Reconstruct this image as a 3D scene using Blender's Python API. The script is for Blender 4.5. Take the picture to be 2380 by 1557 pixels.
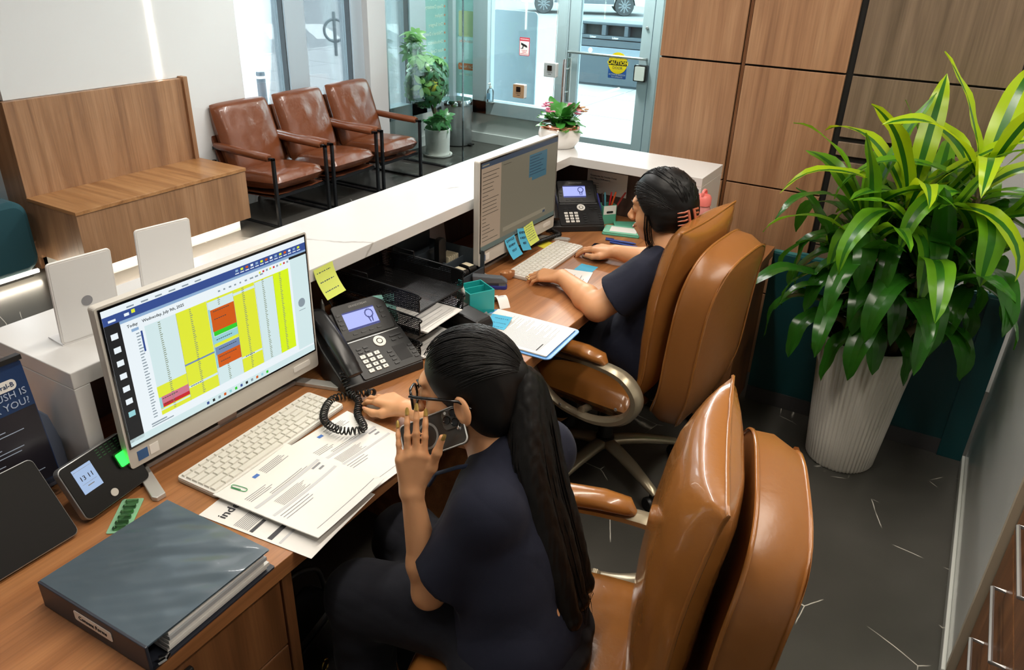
import bpy, math, random
import numpy as np
from mathutils import Vector, Matrix, noise as mnoise
for _o in list(bpy.data.objects): bpy.data.objects.remove(_o)
SC = bpy.context.scene
COL = SC.collection
R = math.radians
# ---------------------------------------------------------------- camera
F, PITCH, ROLL, YAW, CZ = 1775.744, R(26.8315), R(1.961), R(29.5999), 1.83
_fw = Vector((math.cos(YAW)*math.cos(PITCH), math.sin(YAW)*math.cos(PITCH), -math.sin(PITCH)))
_rt = Vector((math.sin(YAW), -math.cos(YAW), 0)); _up = _rt.cross(_fw)
_r2 = _rt*math.cos(ROLL) + _up*math.sin(ROLL); _u2 = _up*math.cos(ROLL) - _rt*math.sin(ROLL)
cam = bpy.data.cameras.new('camera'); camo = bpy.data.objects.new('camera', cam); COL.objects.link(camo)
camo.matrix_world = Matrix(((_r2.x, _u2.x, -_fw.x, 0), (_r2.y, _u2.y, -_fw.y, 0), (_r2.z, _u2.z, -_fw.z, CZ), (0, 0, 0, 1)))
cam.sensor_fit = 'HORIZONTAL'; cam.sensor_width = 36; cam.lens = F/2380*36; cam.clip_start = .05; cam.clip_end = 200
SC.camera = camo
# ---------------------------------------------------------------- light
W = bpy.data.worlds.new('overcast_sky'); SC.world = W; W.use_nodes = True
_bg = W.node_tree.nodes['Background']; _bg.inputs[0].default_value = (.86, .94, 1, 1); _bg.inputs[1].default_value = 8.5
def area(name, loc, size, power, col, rot=(0, 0, 0)):
    l = bpy.data.lights.new(name, 'AREA'); l.shape = 'RECTANGLE'; l.size, l.size_y = size; l.energy = power; l.color = col
    o = bpy.data.objects.new(name, l); COL.objects.link(o); o.location = loc; o.rotation_euler = rot; return o
WARM = (1, .91, .79); NEUT = (1, .97, .93)
area('ceiling_lamp_light', (1.5, .95, 2.70), (2.4, .12), 26, WARM)
area('ceiling_lamp_light', (1.9, -.35, 2.70), (2.4, .12), 34, WARM)
area('ceiling_lamp_light', (3.3, 2.5, 2.70), (2.6, .12), 44, NEUT)
area('ceiling_lamp_light', (5.0, 2.6, 2.70), (.12, 2.0), 52, NEUT)
area('ceiling_lamp_light', (6.3, 3.2, 2.70), (.6, .12), 85, NEUT)
area('ceiling_lamp_light', (.2, 3.0, 2.70), (.12, 2.4), 12, NEUT)
SC.view_settings.view_transform = 'Standard'; SC.view_settings.look = 'None'; SC.view_settings.gamma = 1
SC.view_settings.use_curve_mapping = False; SC.view_settings.exposure = .24
SC.cycles.use_denoising = True; SC.cycles.max_bounces = 5; SC.cycles.diffuse_bounces = 3; SC.cycles.glossy_bounces = 3; SC.cycles.transmission_bounces = 3; SC.cycles.use_adaptive_sampling = True; SC.cycles.adaptive_threshold = .07; SC.cycles.adaptive_min_samples = 12; SC.cycles.transparent_max_bounces = 12; SC.cycles.sample_clamp_indirect = 6
SC.cycles.caustics_reflective = False; SC.cycles.caustics_refractive = False
# ---------------------------------------------------------------- helpers
def lin(c):
    if isinstance(c, str): c = tuple(int(c[i:i+2], 16)/255 for i in (0, 2, 4))
    return tuple((x/12.92 if x <= .04045 else ((x+.055)/1.055)**2.4) for x in c) + (1,)
MATS = {}
def mat(name, col='808080', rough=.5, metal=0, emit=0, alpha=1, bump=None, coat=0, trans=0, spec=.5, sheen=0, sss=0):
    if name in MATS: return MATS[name]
    m = bpy.data.materials.new(name); m.use_nodes = True; nt = m.node_tree; p = nt.nodes['Principled BSDF']; c = lin(col)
    p.inputs['Base Color'].default_value = c; p.inputs['Roughness'].default_value = rough; p.inputs['Metallic'].default_value = metal
    p.inputs['Specular IOR Level'].default_value = spec; p.inputs['Coat Weight'].default_value = coat; p.inputs['Alpha'].default_value = alpha
    p.inputs['Transmission Weight'].default_value = trans; p.inputs['Sheen Weight'].default_value = sheen
    if sss: p.inputs['Subsurface Weight'].default_value = sss; p.inputs['Subsurface Radius'].default_value = (.012, .005, .003); p.inputs['Subsurface Scale'].default_value = 1
    if emit: p.inputs['Emission Color'].default_value = c; p.inputs['Emission Strength'].default_value = emit
    if bump:
        sc, st, di = bump
        tc = nt.nodes.new('ShaderNodeTexCoord'); n = nt.nodes.new('ShaderNodeTexNoise'); n.inputs['Scale'].default_value = sc; n.inputs['Detail'].default_value = 6
        b = nt.nodes.new('ShaderNodeBump'); b.inputs['Strength'].default_value = st; b.inputs['Distance'].default_value = di
        nt.links.new(tc.outputs['Object'], n.inputs['Vector']); nt.links.new(n.outputs['Fac'], b.inputs['Height']); nt.links.new(b.outputs['Normal'], p.inputs['Normal'])
    MATS[name] = m; return m
def ramp(nt, stops):
    r = nt.nodes.new('ShaderNodeValToRGB'); e = r.color_ramp.elements
    while len(e) < len(stops): e.new(.5)
    for i, (t, c) in enumerate(stops): e[i].position = t; e[i].color = c if len(c) == 4 else lin(c)
    return r
def wood(name, axis, c, rough=.42, sc=1.0):
    """laminate with the grain along one axis; c = dark, mid, light"""
    m = mat(name, c[1], rough); nt = m.node_tree; p = nt.nodes['Principled BSDF']; N = nt.nodes.new; L = nt.links.new
    tc = N('ShaderNodeTexCoord'); mp = N('ShaderNodeMapping'); s = [9*sc]*3; s[axis] = .55*sc; mp.inputs['Scale'].default_value = s
    L(tc.outputs['Object'], mp.inputs['Vector'])
    n1 = N('ShaderNodeTexNoise'); n1.inputs['Scale'].default_value = 1.6; n1.inputs['Detail'].default_value = 5; n1.inputs['Distortion'].default_value = .8
    L(mp.outputs[0], n1.inputs['Vector'])
    mp2 = N('ShaderNodeMapping'); s = [170*sc]*3; s[axis] = 4*sc; mp2.inputs['Scale'].default_value = s; L(tc.outputs['Object'], mp2.inputs['Vector'])
    n2 = N('ShaderNodeTexNoise'); n2.inputs['Scale'].default_value = 1; n2.inputs['Detail'].default_value = 3; L(mp2.outputs[0], n2.inputs['Vector'])
    r1 = ramp(nt, [(.3, c[0]), (.5, c[1]), (.72, c[2])]); L(n1.outputs['Fac'], r1.inputs[0])
    r2 = ramp(nt, [(.35, (.82, .82, .82, 1)), (.6, (1.06, 1.06, 1.06, 1))]); L(n2.outputs['Fac'], r2.inputs[0])
    mx = N('ShaderNodeMix'); mx.data_type = 'RGBA'; mx.blend_type = 'MULTIPLY'; mx.inputs[0].default_value = .75
    L(r1.outputs[0], mx.inputs[6]); L(r2.outputs[0], mx.inputs[7]); L(mx.outputs[2], p.inputs['Base Color'])
    b = N('ShaderNodeBump'); b.inputs['Strength'].default_value = .12; b.inputs['Distance'].default_value = .001; L(n2.outputs['Fac'], b.inputs['Height']); L(b.outputs[0], p.inputs['Normal'])
    return m
def veined(name, base, vein, rough, scale, thin, mask, tint=None, dist=.16):
    m = mat(name, base, rough); nt = m.node_tree; p = nt.nodes['Principled BSDF']; N = nt.nodes.new; L = nt.links.new
    tc = N('ShaderNodeTexCoord'); n = N('ShaderNodeTexNoise'); n.inputs['Scale'].default_value = 2.3; n.inputs['Detail'].default_value = 8
    L(tc.outputs['Object'], n.inputs['Vector'])
    va = N('ShaderNodeVectorMath'); va.operation = 'MULTIPLY_ADD'; va.inputs[1].default_value = (dist,)*3; L(n.outputs['Color'], va.inputs[0]); L(tc.outputs['Object'], va.inputs[2])
    vo = N('ShaderNodeTexVoronoi'); vo.feature = 'DISTANCE_TO_EDGE'; vo.inputs['Scale'].default_value = scale; L(va.outputs[0], vo.inputs['Vector'])
    r = ramp(nt, [(0, (1, 1, 1, 1)), (thin, (0, 0, 0, 1))]); L(vo.outputs['Distance'], r.inputs[0])
    n2 = N('ShaderNodeTexNoise'); n2.inputs['Scale'].default_value = 4.2; n2.inputs['Detail'].default_value = 2; L(tc.outputs['Object'], n2.inputs['Vector'])
    r2 = ramp(nt, [(mask, (0, 0, 0, 1)), (mask+.05, (1, 1, 1, 1))]); L(n2.outputs['Fac'], r2.inputs[0])
    mu = N('ShaderNodeMath'); mu.operation = 'MULTIPLY'; L(r.outputs[0], mu.inputs[0]); L(r2.outputs[0], mu.inputs[1])
    r3 = ramp(nt, [(.3, base), (.75, tint or base)]); L(n.outputs['Fac'], r3.inputs[0])
    mx = N('ShaderNodeMix'); mx.data_type = 'RGBA'; L(mu.outputs[0], mx.inputs[0]); L(r3.outputs[0], mx.inputs[6]); mx.inputs[7].default_value = lin(vein)
    L(mx.outputs[2], p.inputs['Base Color']); return m
def glassy(name, tint, refl=1.0, rough=.02):
    m = mat(name, 'ffffff'); nt = m.node_tree; nt.nodes.clear(); N = nt.nodes.new; L = nt.links.new
    o = N('ShaderNodeOutputMaterial'); t = N('ShaderNodeBsdfTransparent'); t.inputs[0].default_value = lin(tint)
    g = N('ShaderNodeBsdfGlossy'); g.inputs['Roughness'].default_value = rough; f = N('ShaderNodeFresnel'); f.inputs[0].default_value = 1.45
    ml = N('ShaderNodeMath'); ml.operation = 'MULTIPLY'; ml.inputs[1].default_value = refl; L(f.outputs[0], ml.inputs[0])
    x = N('ShaderNodeMixShader'); L(ml.outputs[0], x.inputs[0]); L(t.outputs[0], x.inputs[1]); L(g.outputs[0], x.inputs[2]); L(x.outputs[0], o.inputs[0]); return m
class MB:
    """collects shapes into one mesh; several materials by index"""
    def __init__(s): s.v = []; s.f = []; s.m = []
    def add(s, vs, fs, mi=0, M=None):
        n = len(s.v); s.v += [tuple(M @ Vector(v)) if M else tuple(v) for v in vs]; s.f += [tuple(i+n for i in f) for f in fs]; s.m += [mi]*len(fs); return s
    def box(s, x0, x1, y0, y1, z0, z1, mi=0, M=None):
        return s.add([(x, y, z) for z in (z0, z1) for y in (y0, y1) for x in (x0, x1)], [(0, 2, 3, 1), (4, 5, 7, 6), (0, 1, 5, 4), (2, 6, 7, 3), (0, 4, 6, 2), (1, 3, 7, 5)], mi, M)
    def rbox(s, x0, x1, y0, y1, z0, z1, r, mi=0, M=None, n=4, axis=2):
        """box whose edges along one axis are rounded"""
        a = {2: (0, 1, 2), 1: (0, 2, 1), 0: (1, 2, 0)}[axis]; lo = (x0, y0, z0); hi = (x1, y1, z1); pts = []
        for cx, cy, a0 in ((hi[a[0]]-r, hi[a[1]]-r, 0), (lo[a[0]]+r, hi[a[1]]-r, 90), (lo[a[0]]+r, lo[a[1]]+r, 180), (hi[a[0]]-r, lo[a[1]]+r, 270)):
            for k in range(n+1):
                t = R(a0+90*k/n); pts.append((cx+r*math.cos(t), cy+r*math.sin(t)))
        return s.prism(pts, lo[a[2]], hi[a[2]], mi, M, axis)
    def prism(s, pts, z0, z1, mi=0, M=None, axis=2):
        def P(p, z): return {2: (p[0], p[1], z), 1: (p[0], z, p[1]), 0: (z, p[0], p[1])}[axis]
        n = len(pts); vs = [P(p, z0) for p in pts] + [P(p, z1) for p in pts]
        fs = [tuple(range(n-1, -1, -1)), tuple(range(n, 2*n))] + [(i, (i+1) % n, n+(i+1) % n, n+i) for i in range(n)]
        if axis == 1: fs = [tuple(reversed(f)) for f in fs]
        return s.add(vs, fs, mi, M)
    def lathe(s, prof, n=24, mi=0, M=None, cap=True):
        vs = [(r*math.cos(2*math.pi*k/n), r*math.sin(2*math.pi*k/n), z) for r, z in prof for k in range(n)]
        fs = [(i*n+k, i*n+(k+1) % n, (i+1)*n+(k+1) % n, (i+1)*n+k) for i in range(len(prof)-1) for k in range(n)]
        if cap: fs += [tuple(range(n-1, -1, -1)), tuple(range((len(prof)-1)*n, len(prof)*n))]
        return s.add(vs, fs, mi, M)
    def tube(s, pts, r, n=8, mi=0, closed=False, M=None, cap=True, flat=1.0, up=None):
        pts = [Vector(p) for p in pts]; m = len(pts); rs = r if isinstance(r, (list, tuple)) else [r]*m; vs = []; ref = Vector(up) if up else None
        for i, p in enumerate(pts):
            a = pts[(i-1) % m] if (closed or i) else p; b = pts[(i+1) % m] if (closed or i < m-1) else p
            t = (b-a).normalized() if (b-a).length > 1e-9 else Vector((0, 0, 1))
            if ref is None: ref = Vector((0, 0, 1)) if abs(t.z) < .9 else Vector((0, 1, 0))
            u = ref.cross(t)
            if u.length < 1e-6: u = Vector((1, 0, 0)).cross(t)
            u.normalize(); w = t.cross(u)
            if not up: ref = w
            for k in range(n):
                th = 2*math.pi*(k+.5)/n; vs.append(p + u*(rs[i]*math.cos(th)) + w*(rs[i]*flat*math.sin(th)))
        fs = [(i*n+k, i*n+(k+1) % n, ((i+1) % m)*n+(k+1) % n, ((i+1) % m)*n+k) for i in range(m if closed else m-1) for k in range(n)]
        if cap and not closed: fs += [tuple(range(n-1, -1, -1)), tuple(range((m-1)*n, m*n))]
        return s.add(vs, fs, mi, M)
    def grid(s, fn, nu, nv, mi=0, M=None, flip=False):
        vs = [fn(i/nu, j/nv) for j in range(nv+1) for i in range(nu+1)]
        fs = [(j*(nu+1)+i, j*(nu+1)+i+1, (j+1)*(nu+1)+i+1, (j+1)*(nu+1)+i) for j in range(nv) for i in range(nu)]
        if flip: fs = [tuple(reversed(f)) for f in fs]
        return s.add(vs, fs, mi, M)
    def sheet(s, fn, nu, nv, t, mi=0, M=None):
        """a thin sheet with two faces"""
        s.grid(lambda u, v: fn(u, v), nu, nv, mi, M)
        return s.grid(lambda u, v: tuple(Vector(fn(u, v))-Vector((0, 0, t))), nu, nv, mi, M, True)
    def ell(s, c, r, nu=16, nv=10, mi=0, M=None):
        def f(u, v):
            a = 2*math.pi*u; b = math.pi*(v-.5); return (c[0]+r[0]*math.cos(b)*math.cos(a), c[1]+r[1]*math.cos(b)*math.sin(a), c[2]+r[2]*math.sin(b))
        return s.grid(f, nu, nv, mi, M)
    def build(s, name, mats, parent=None, smooth=None, bevel=None, sub=None, loc=None, rot=None):
        me = bpy.data.meshes.new(name); me.from_pydata(s.v, [], s.f)
        for m in (mats if isinstance(mats, (list, tuple)) else [mats]): me.materials.append(m)
        if any(s.m): me.polygons.foreach_set('material_index', s.m)
        if smooth is not None:
            me.polygons.foreach_set('use_smooth', [True]*len(me.polygons))
            if smooth < 180: me.set_sharp_from_angle(angle=R(smooth))
        me.update()
        return link(name, me, parent, bevel, sub, loc, rot)
def link(name, me, parent=None, bevel=None, sub=None, loc=None, rot=None):
    o = bpy.data.objects.new(name, me); COL.objects.link(o)
    if parent: o.parent = parent
    if loc: o.location = loc
    if rot: o.rotation_euler = rot
    if bevel:
        b = o.modifiers.new('bevel', 'BEVEL'); b.width = bevel; b.segments = 2; b.limit_method = 'ANGLE'; b.angle_limit = R(40); b.harden_normals = False
    if sub: k = o.modifiers.new('sub', 'SUBSURF'); k.levels = sub; k.render_levels = sub
    return o
def tag(o, label=None, cat=None, group=None, kind=None):
    if label: o['label'] = label
    if cat: o['category'] = cat
    if group: o['group'] = group
    if kind: o['kind'] = kind
    return o
def thing(name, label, cat, loc=(0, 0, 0), rz=0, group=None, rx=0, ry=0):
    o = bpy.data.objects.new(name, None); COL.objects.link(o); o.location = loc; o.rotation_euler = (rx, ry, rz); o.empty_display_size = .05
    return tag(o, label, cat, group)
def struct(name, mb, m, parent=None, **k):
    o = mb.build(name, m, parent, **k)
    if not parent: o['kind'] = 'structure'
    return o
def copy_tree(o, parent=None):
    c = o.copy(); COL.objects.link(c); c.parent = parent
    for ch in o.children: copy_tree(ch, c)
    return c
def text(s, size, m, parent, M, name='lettering', align='CENTER', thick=.0004, mirror=False, bold=0):
    """flat print: letters lying in the local XY plane of M"""
    cu = bpy.data.curves.new(name, 'FONT'); cu.body = s; cu.size = size; cu.align_x = align; cu.align_y = 'CENTER'; cu.extrude = thick; cu.resolution_u = 2; cu.offset = bold
    t = bpy.data.objects.new(name, cu); COL.objects.link(t); dg = bpy.context.evaluated_depsgraph_get(); me = bpy.data.meshes.new_from_object(t.evaluated_get(dg)); bpy.data.objects.remove(t)
    me.name = name
    if mirror: M = M @ Matrix.Diagonal((-1, 1, 1, 1))
    me.transform(M); me.materials.clear(); me.materials.append(m)
    return link(name, me, parent)
def face_M(o, x, y):
    """matrix whose local x and y axes are the given world directions"""
    x = Vector(x).normalized(); y = Vector(y); y = (y - x*y.dot(x)).normalized(); z = x.cross(y); o = Vector(o)
    return Matrix(((x.x, y.x, z.x, o.x), (x.y, y.y, z.y, o.y), (x.z, y.z, z.z, o.z), (0, 0, 0, 1)))
def spline(pts, n, closed=False):
    P = [Vector(p) for p in pts]; m = len(P); out = []
    for i in range(m if closed else m-1):
        p0 = P[(i-1) % m] if closed or i else P[0]; p1 = P[i]; p2 = P[(i+1) % m]; p3 = P[(i+2) % m] if closed or i+2 < m else P[-1]
        for k in range(n):
            t = k/n; out.append(.5*((2*p1)+(p2-p0)*t+(2*p0-5*p1+4*p2-p3)*t*t+(3*p1-p0-3*p2+p3)*t*t*t))
    if not closed: out.append(P[-1])
    return out
# ---------------------------------------------------------------- shared materials
M_WOODV = wood('wood_laminate_upright', 2, ('8a6347', '9f7656', 'b08866'))
M_WOODX = wood('wood_laminate_along', 0, ('8a5a35', 'a56f45', 'b98554'))
M_WOODB = wood('wood_bench', 2, ('846045', '997150', 'aa8260'), .4)
M_WOODBX = wood('wood_bench_seat', 1, ('8f6038', 'ab7a4c', 'bd8e5f'), .35)
M_WOODG = wood('wood_taupe', 2, ('5f5040', '756351', '85725f'), .3)
M_WOODD = wood('wood_dark_cabinet', 2, ('5e3c22', '774d2e', '8a5c38'), .35)
M_WHITE = mat('white_paint', 'd9dad9', .7); M_CEIL = mat('ceiling_paint', 'eeeeec', .8)
M_QUARTZ = veined('white_quartz', 'd6d6d5', 'aba8a4', .18, 1.1, .006, .52, 'dcdcdb')
M_FLOOR = veined('dark_marble_floor', '3d3c38', 'ece8dc', .30, 3.0, .0055, .565, '4e4c48', .05)
M_ALU = mat('grey_aluminium', 'b3c0c8', .45, .1); M_ALUD = mat('dark_gasket', '3a4248', .5)
M_GLASS = glassy('window_glass', 'f4fafa', .8); M_GLASSP = glassy('partition_glass', 'eef7f5', 1.1)
M_BLACK = mat('black_plastic', '141414', .4); M_BLACKG = mat('black_gloss', '0a0b0c', .12, coat=.3); M_DARK = mat('shadow_gap_black', '0c0b0a', .7)
M_STEEL = mat('brushed_steel', 'b9bbbd', .32, .75); M_CHROME = mat('chrome', 'd8dadc', .1, 1); M_IRON = mat('gunmetal_frame', '35373a', .38, .8)
M_PAPER = mat('white_paper', 'eceae6', .75); M_INK = mat('printed_ink', '33343a', .8); M_GREYINK = mat('grey_ink', '8c8d92', .8)
M_TEAL = mat('teal_panel', '0d4247', .42); M_TEALE = mat('teal_edge', '2b6e70', .45)
M_LED = mat('led_warm', 'fff0d8', .5, emit=22); M_LEDV = mat('led_white', 'fff4e4', .5, emit=14)
M_WPLAST = mat('white_plastic', 'e4e2dd', .35); M_GPLAST = mat('pale_grey_plastic', 'c9c5bd', .4)
# ---------------------------------------------------------------- room shell
struct('floor', MB().box(-2, 6.95, -1.6, 6.0, -.05, 0), M_FLOOR)
struct('ceiling', MB().box(-2, 6.95, -1.6, 6.0, 2.75, 2.85), M_CEIL)
struct('wall_left', MB().box(-2.1, -2, -1.6, 6, 0, 2.75), M_WHITE)
struct('wall_rear', MB().box(-2, 6.95, -1.7, -1.6, 0, 2.75), M_WHITE)
struct('wall_niche', MB().box(-2, 2.34, 5.2, 5.3, 0, 2.75), M_WOODV)
struct('wall_lounge', MB().box(2.34, 3.53, 4.62, 4.95, .99, 2.75).box(2.34, 3.53, 4.80, 4.95, 0, .99).box(3.53, 4.03, 4.62, 4.95, 0, 2.75), M_WHITE)
struct('wall_window_pier', MB().box(5.50, 5.74, 4.66, 4.95, 0, 2.75), M_WHITE, bevel=.004)
struct('wall_window_sill', MB().box(4.03, 5.50, 4.72, 4.88, 0, .32).box(5.74, 6.95, 4.72, 4.88, 0, .32), M_WHITE)
struct('baseboard_window', MB().box(5.8, 6.85, 4.70, 4.72, 0, .10), M_WHITE, bevel=.003)
struct('wall_entry', MB().box(6.85, 6.98, 3.45, 4.9, 0, .30), M_WHITE)
struct('baseboard_entry', MB().box(6.83, 6.85, 3.45, 4.72, 0, .10), M_WHITE, bevel=.003)
struct('wall_entry_side', MB().box(6.85, 6.98, 1.2, 2.50, 0, 2.75), M_WHITE)
struct('wall_corridor', MB().box(3.49, 6.85, 1.15, 1.25, 0, 2.75), M_WHITE)
struct('wall_far_right', MB().box(3.9, 4.0, -1.6, -.14, 0, 2.75), M_WHITE)
# ---------------------------------------------------------------- panelled wall
pw = struct('wall_right', MB().box(3.472, 3.49, -.14, 1.25, 0, 2.75), M_DARK)
ROWS = [(0, .42), (.426, .914), (.921, 1.416), (1.424, 1.92), (1.927, 2.42), (2.427, 2.74)]
for y0, y1 in ((.889, 1.25), (.462, .868)):
    for z0, z1 in ROWS:
        MB().box(3.45, 3.472, y0, y1, z0, z1).build('wood_panel', M_WOODV, pw, bevel=.0015)
MB().box(3.462, 3.472, .872, .885, 0, 2.74).build('joint_strip', M_WOODD, pw)
for z0, z1 in [(0, .42), (.426, .70), (.706, 1.075), (1.10, 1.155), (1.175, 1.416), (1.424, 1.92), (1.927, 2.74)]:
    MB().box(3.455, 3.472, -.13, .435, z0, z1).build('taupe_panel', M_WOODG, pw, bevel=.0015)
# ---------------------------------------------------------------- window walls (y = 4.75 and x = 6.85)
def window(n, mb, panes):
    w = struct('window_%d' % n, mb, M_ALU, bevel=.003)
    for b in panes: MB().box(*b).build('pane', M_GLASS, w)
    return w
g = .012
w1 = window(1, MB().box(4.03, 4.065, 4.72, 4.86, .32, 2.75).box(4.60, 4.81, 4.72, 4.86, .32, 2.75).box(5.36, 5.50, 4.72, 4.86, .32, 2.75).box(4.03, 5.5, 4.72, 4.86, .32, .44).box(4.03, 5.5, 4.72, 4.86, 2.6, 2.75),
            [(4.065, 4.60, 4.79, 4.80, .44, 2.6), (4.81, 5.36, 4.79, 4.80, .44, 2.6)])
for x in (4.595, 5.355): MB().box(x, x+.012, 4.74, 4.79, .44, 2.6).build('gasket', M_ALUD, w1)
w2 = window(2, MB().box(5.74, 5.83, 4.72, 4.86, .32, 2.75).box(6.17, 6.42, 4.72, 4.86, .32, 2.75).box(6.92, 6.98, 4.72, 4.9, .30, 2.75).box(5.74, 6.95, 4.72, 4.86, .32, .44).box(5.74, 6.95, 4.72, 4.86, 2.6, 2.75),
            [(5.83, 6.17, 4.79, 4.80, .44, 2.6), (6.42, 6.92, 4.79, 4.80, .44, 2.6)])
MB().box(6.165, 6.177, 4.74, 4.79, .44, 2.6).build('gasket', M_ALUD, w2)
w3 = window(3, MB().box(6.82, 6.96, 4.68, 4.74, .30, 2.75).box(6.82, 6.96, 4.27, 4.44, .30, 2.75).box(6.82, 6.96, 3.40, 3.50, .30, 2.75).box(6.82, 6.96, 3.40, 4.74, .30, .43).box(6.82, 6.96, 2.5, 4.74, 2.6, 2.75),
            [(6.88, 6.89, 4.44, 4.68, .43, 2.6), (6.88, 6.89, 3.50, 4.27, .43, 2.6)])
d1 = struct('door_1', MB().box(6.84, 6.90, 2.57, 2.67, .012, 2.55).box(6.84, 6.90, 3.28, 3.385, .012, 2.55).box(6.84, 6.90, 2.67, 3.28, .012, .215).box(6.84, 6.90, 2.67, 3.28, 2.42, 2.55), M_ALU, bevel=.003)
MB().box(6.865, 6.875, 2.67, 3.28, .215, 2.42).build('pane', M_GLASS, d1)
MB().tube([(6.84, 3.36, .985), (6.80, 3.36, .985), (6.79, 3.33, .985), (6.79, 2.62, .985), (6.80, 2.60, .985), (6.84, 2.60, .985)], .012, 10).build('push_bar', M_STEEL, d1, smooth=40)
dl = MB().rbox(6.79, 6.84, 2.57, 2.69, .79, .93, .01, axis=0).build('lock_case', M_BLACK, d1)
MB().rbox(6.775, 6.79, 2.585, 2.675, .80, .92, .008, axis=0).build('lock_cover', M_WPLAST, dl)
MB().lathe([(.014, 0), (.014, .012), (.010, .016)], 12, M=Matrix.Translation((6.84, 2.62, 1.24)) @ Matrix.Rotation(-R(90), 4, 'Y')).build('lock_cylinder', M_STEEL, d1)
struct('trim_1', MB().box(6.83, 6.95, 2.49, 2.56, 0, 2.6).box(6.83, 6.95, 3.39, 3.45, 0, 2.6), M_ALU, bevel=.003)
# sticker on the door
st = thing('door_sticker', 'yellow round automatic door caution sticker over a blue tab on the glass door', 'sticker', (6.862, 2.88, .90))
FM = lambda y, z, x=-.002: face_M((x, y, z), (0, -1, 0), (0, 0, 1))
M_YEL = mat('sticker_yellow', 'f2cf10', .5); M_BLU = mat('sticker_blue', '2c5aa8', .5)
MB().rbox(-.001, .001, -.09, .09, -.115, .02, .008, axis=0).build('blue_tab', M_BLU, st)
MB().lathe([(.094, 0), (.094, .0015)], 40, M=Matrix.Translation((-.001, 0, .02)) @ Matrix.Rotation(-R(90), 4, 'Y')).build('yellow_disc', M_YEL, st)
MB().box(-.0035, -.0028, -.09, .09, .001, .042).build('black_band', M_BLACK, st)
text('AUTOMATIC', .033, M_INK, st, FM(0, .066, -.0032)); text('CAUTION', .046, M_YEL, st, FM(0, .021, -.0042), bold=.0012); text('DOOR', .033, M_INK, st, FM(0, -.022, -.0032))
text('ACTIVATE SWITCH', .019, M_PAPER, st, FM(0, -.082, -.002)); text('TO OPERATE', .019, M_PAPER, st, FM(0, -.102, -.002))
# window film sign read from behind
def film(name, col, tcol, mixf=.6):
    m = mat(name, col, .5); nt = m.node_tree; t = nt.nodes.new('ShaderNodeBsdfTranslucent'); t.inputs[0].default_value = lin(tcol); x = nt.nodes.new('ShaderNodeMixShader'); x.inputs[0].default_value = mixf
    nt.links.new(nt.nodes['Principled BSDF'].outputs[0], x.inputs[1]); nt.links.new(t.outputs[0], x.inputs[2]); nt.links.new(x.outputs[0], nt.nodes['Material Output'].inputs[0]); return m
M_FILM = film('green_film', '7a9f94', '86a89e'); M_FILMT = film('film_letters', 'f2f8ea', 'dfead2', .3); M_FILMO = film('film_orange', 'f08a55', 'e08a5e', .3); M_FILMY = film('film_pale_yellow', 'eef6c4', 'd8e6a8', .3)
fs = thing('window_film_sign', 'green window film listing dental services, read from behind, beside the schefflera', 'sign', (6.68, 4.785, .9))
MB().add([(-.245, 0, -.44), (.235, 0, -.44), (.235, 0, 1.2), (-.245, 0, 1.2)], [(0, 1, 2, 3)]).build('film', M_FILM, fs)
for i, s in enumerate(['Emergency Care', 'Sleep Dentistry', 'Implant', 'Oral Surgery', "Children's Dentistry", 'Orthodontics', 'Root Canal', 'Prosthodontics', 'Dentures']):
    z = .475-i*.082
    text(s, .047, M_FILMT, fs, face_M((.115, -.003, z), (1, 0, 0), (0, 0, 1)), mirror=True, align='LEFT')
    MB().lathe([(.011, 0), (.011, .001)], 12, M=Matrix.Translation((.145, -.002, z)) @ Matrix.Rotation(R(90), 4, 'X')).build('bullet', M_FILMO, fs)
f2 = thing('window_film_sign', 'narrow green window film with an orange call button behind the steel bin', 'sign', (6.875, 4.56, .9))
MB().add([(0, .12, -.44), (0, -.12, -.44), (0, -.12, 1.2), (0, .12, 1.2)], [(0, 1, 2, 3)]).build('film', M_FILM, f2)
MB().rbox(-.002, -.001, -.118, .085, .12, .36, .015, axis=0).build('pale_square', M_FILMY, f2)
MB().rbox(-.002, -.001, -.118, .09, -.20, -.135, .015, axis=0).build('orange_button', M_FILMO, f2)
FB = lambda y, z: face_M((-.003, y, z), (0, -1, 0), (0, 0, 1))
text('SCAN HERE', .034, M_FILMO, f2, FB(-.012, .075), mirror=True); text('Call Now!', .042, M_FILMT, f2, FB(-.012, -.168), mirror=True); text('416 483 0100', .032, M_FILMT, f2, FB(-.012, -.245), mirror=True)
# ---------------------------------------------------------------- glass partition and its fittings
gp = struct('wall_glass', MB().box(5.77, 5.782, 3.862, 4.715, .01, 2.74).box(5.77, 5.782, 2.98, 3.856, .01, 2.74), M_GLASSP)
MB().box(5.755, 5.80, 3.0, 4.71, 0, .012).build('floor_track', M_IRON, gp)
MB().box(5.768, 5.784, 3.855, 3.863, .01, 2.74).build('joint_bead', glassy('bead_glass', 'dfe9e8', 2.5, .15), gp)
gd = struct('door_2', MB().box(5.77, 5.782, 2.02, 2.97, .012, 2.5), M_GLASSP)
for dx in (-.045, .045):
    MB().tube([(5.776+dx, 2.86, .72), (5.776+dx, 2.86, 1.06)], .016, 14).build('pull_bar', M_CHROME, gd, smooth=40)
for z in (.80, .98): MB().tube([(5.73, 2.86, z), (5.822, 2.86, z)], .009, 10).build('pull_stem', M_CHROME, gd, smooth=40)
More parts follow.
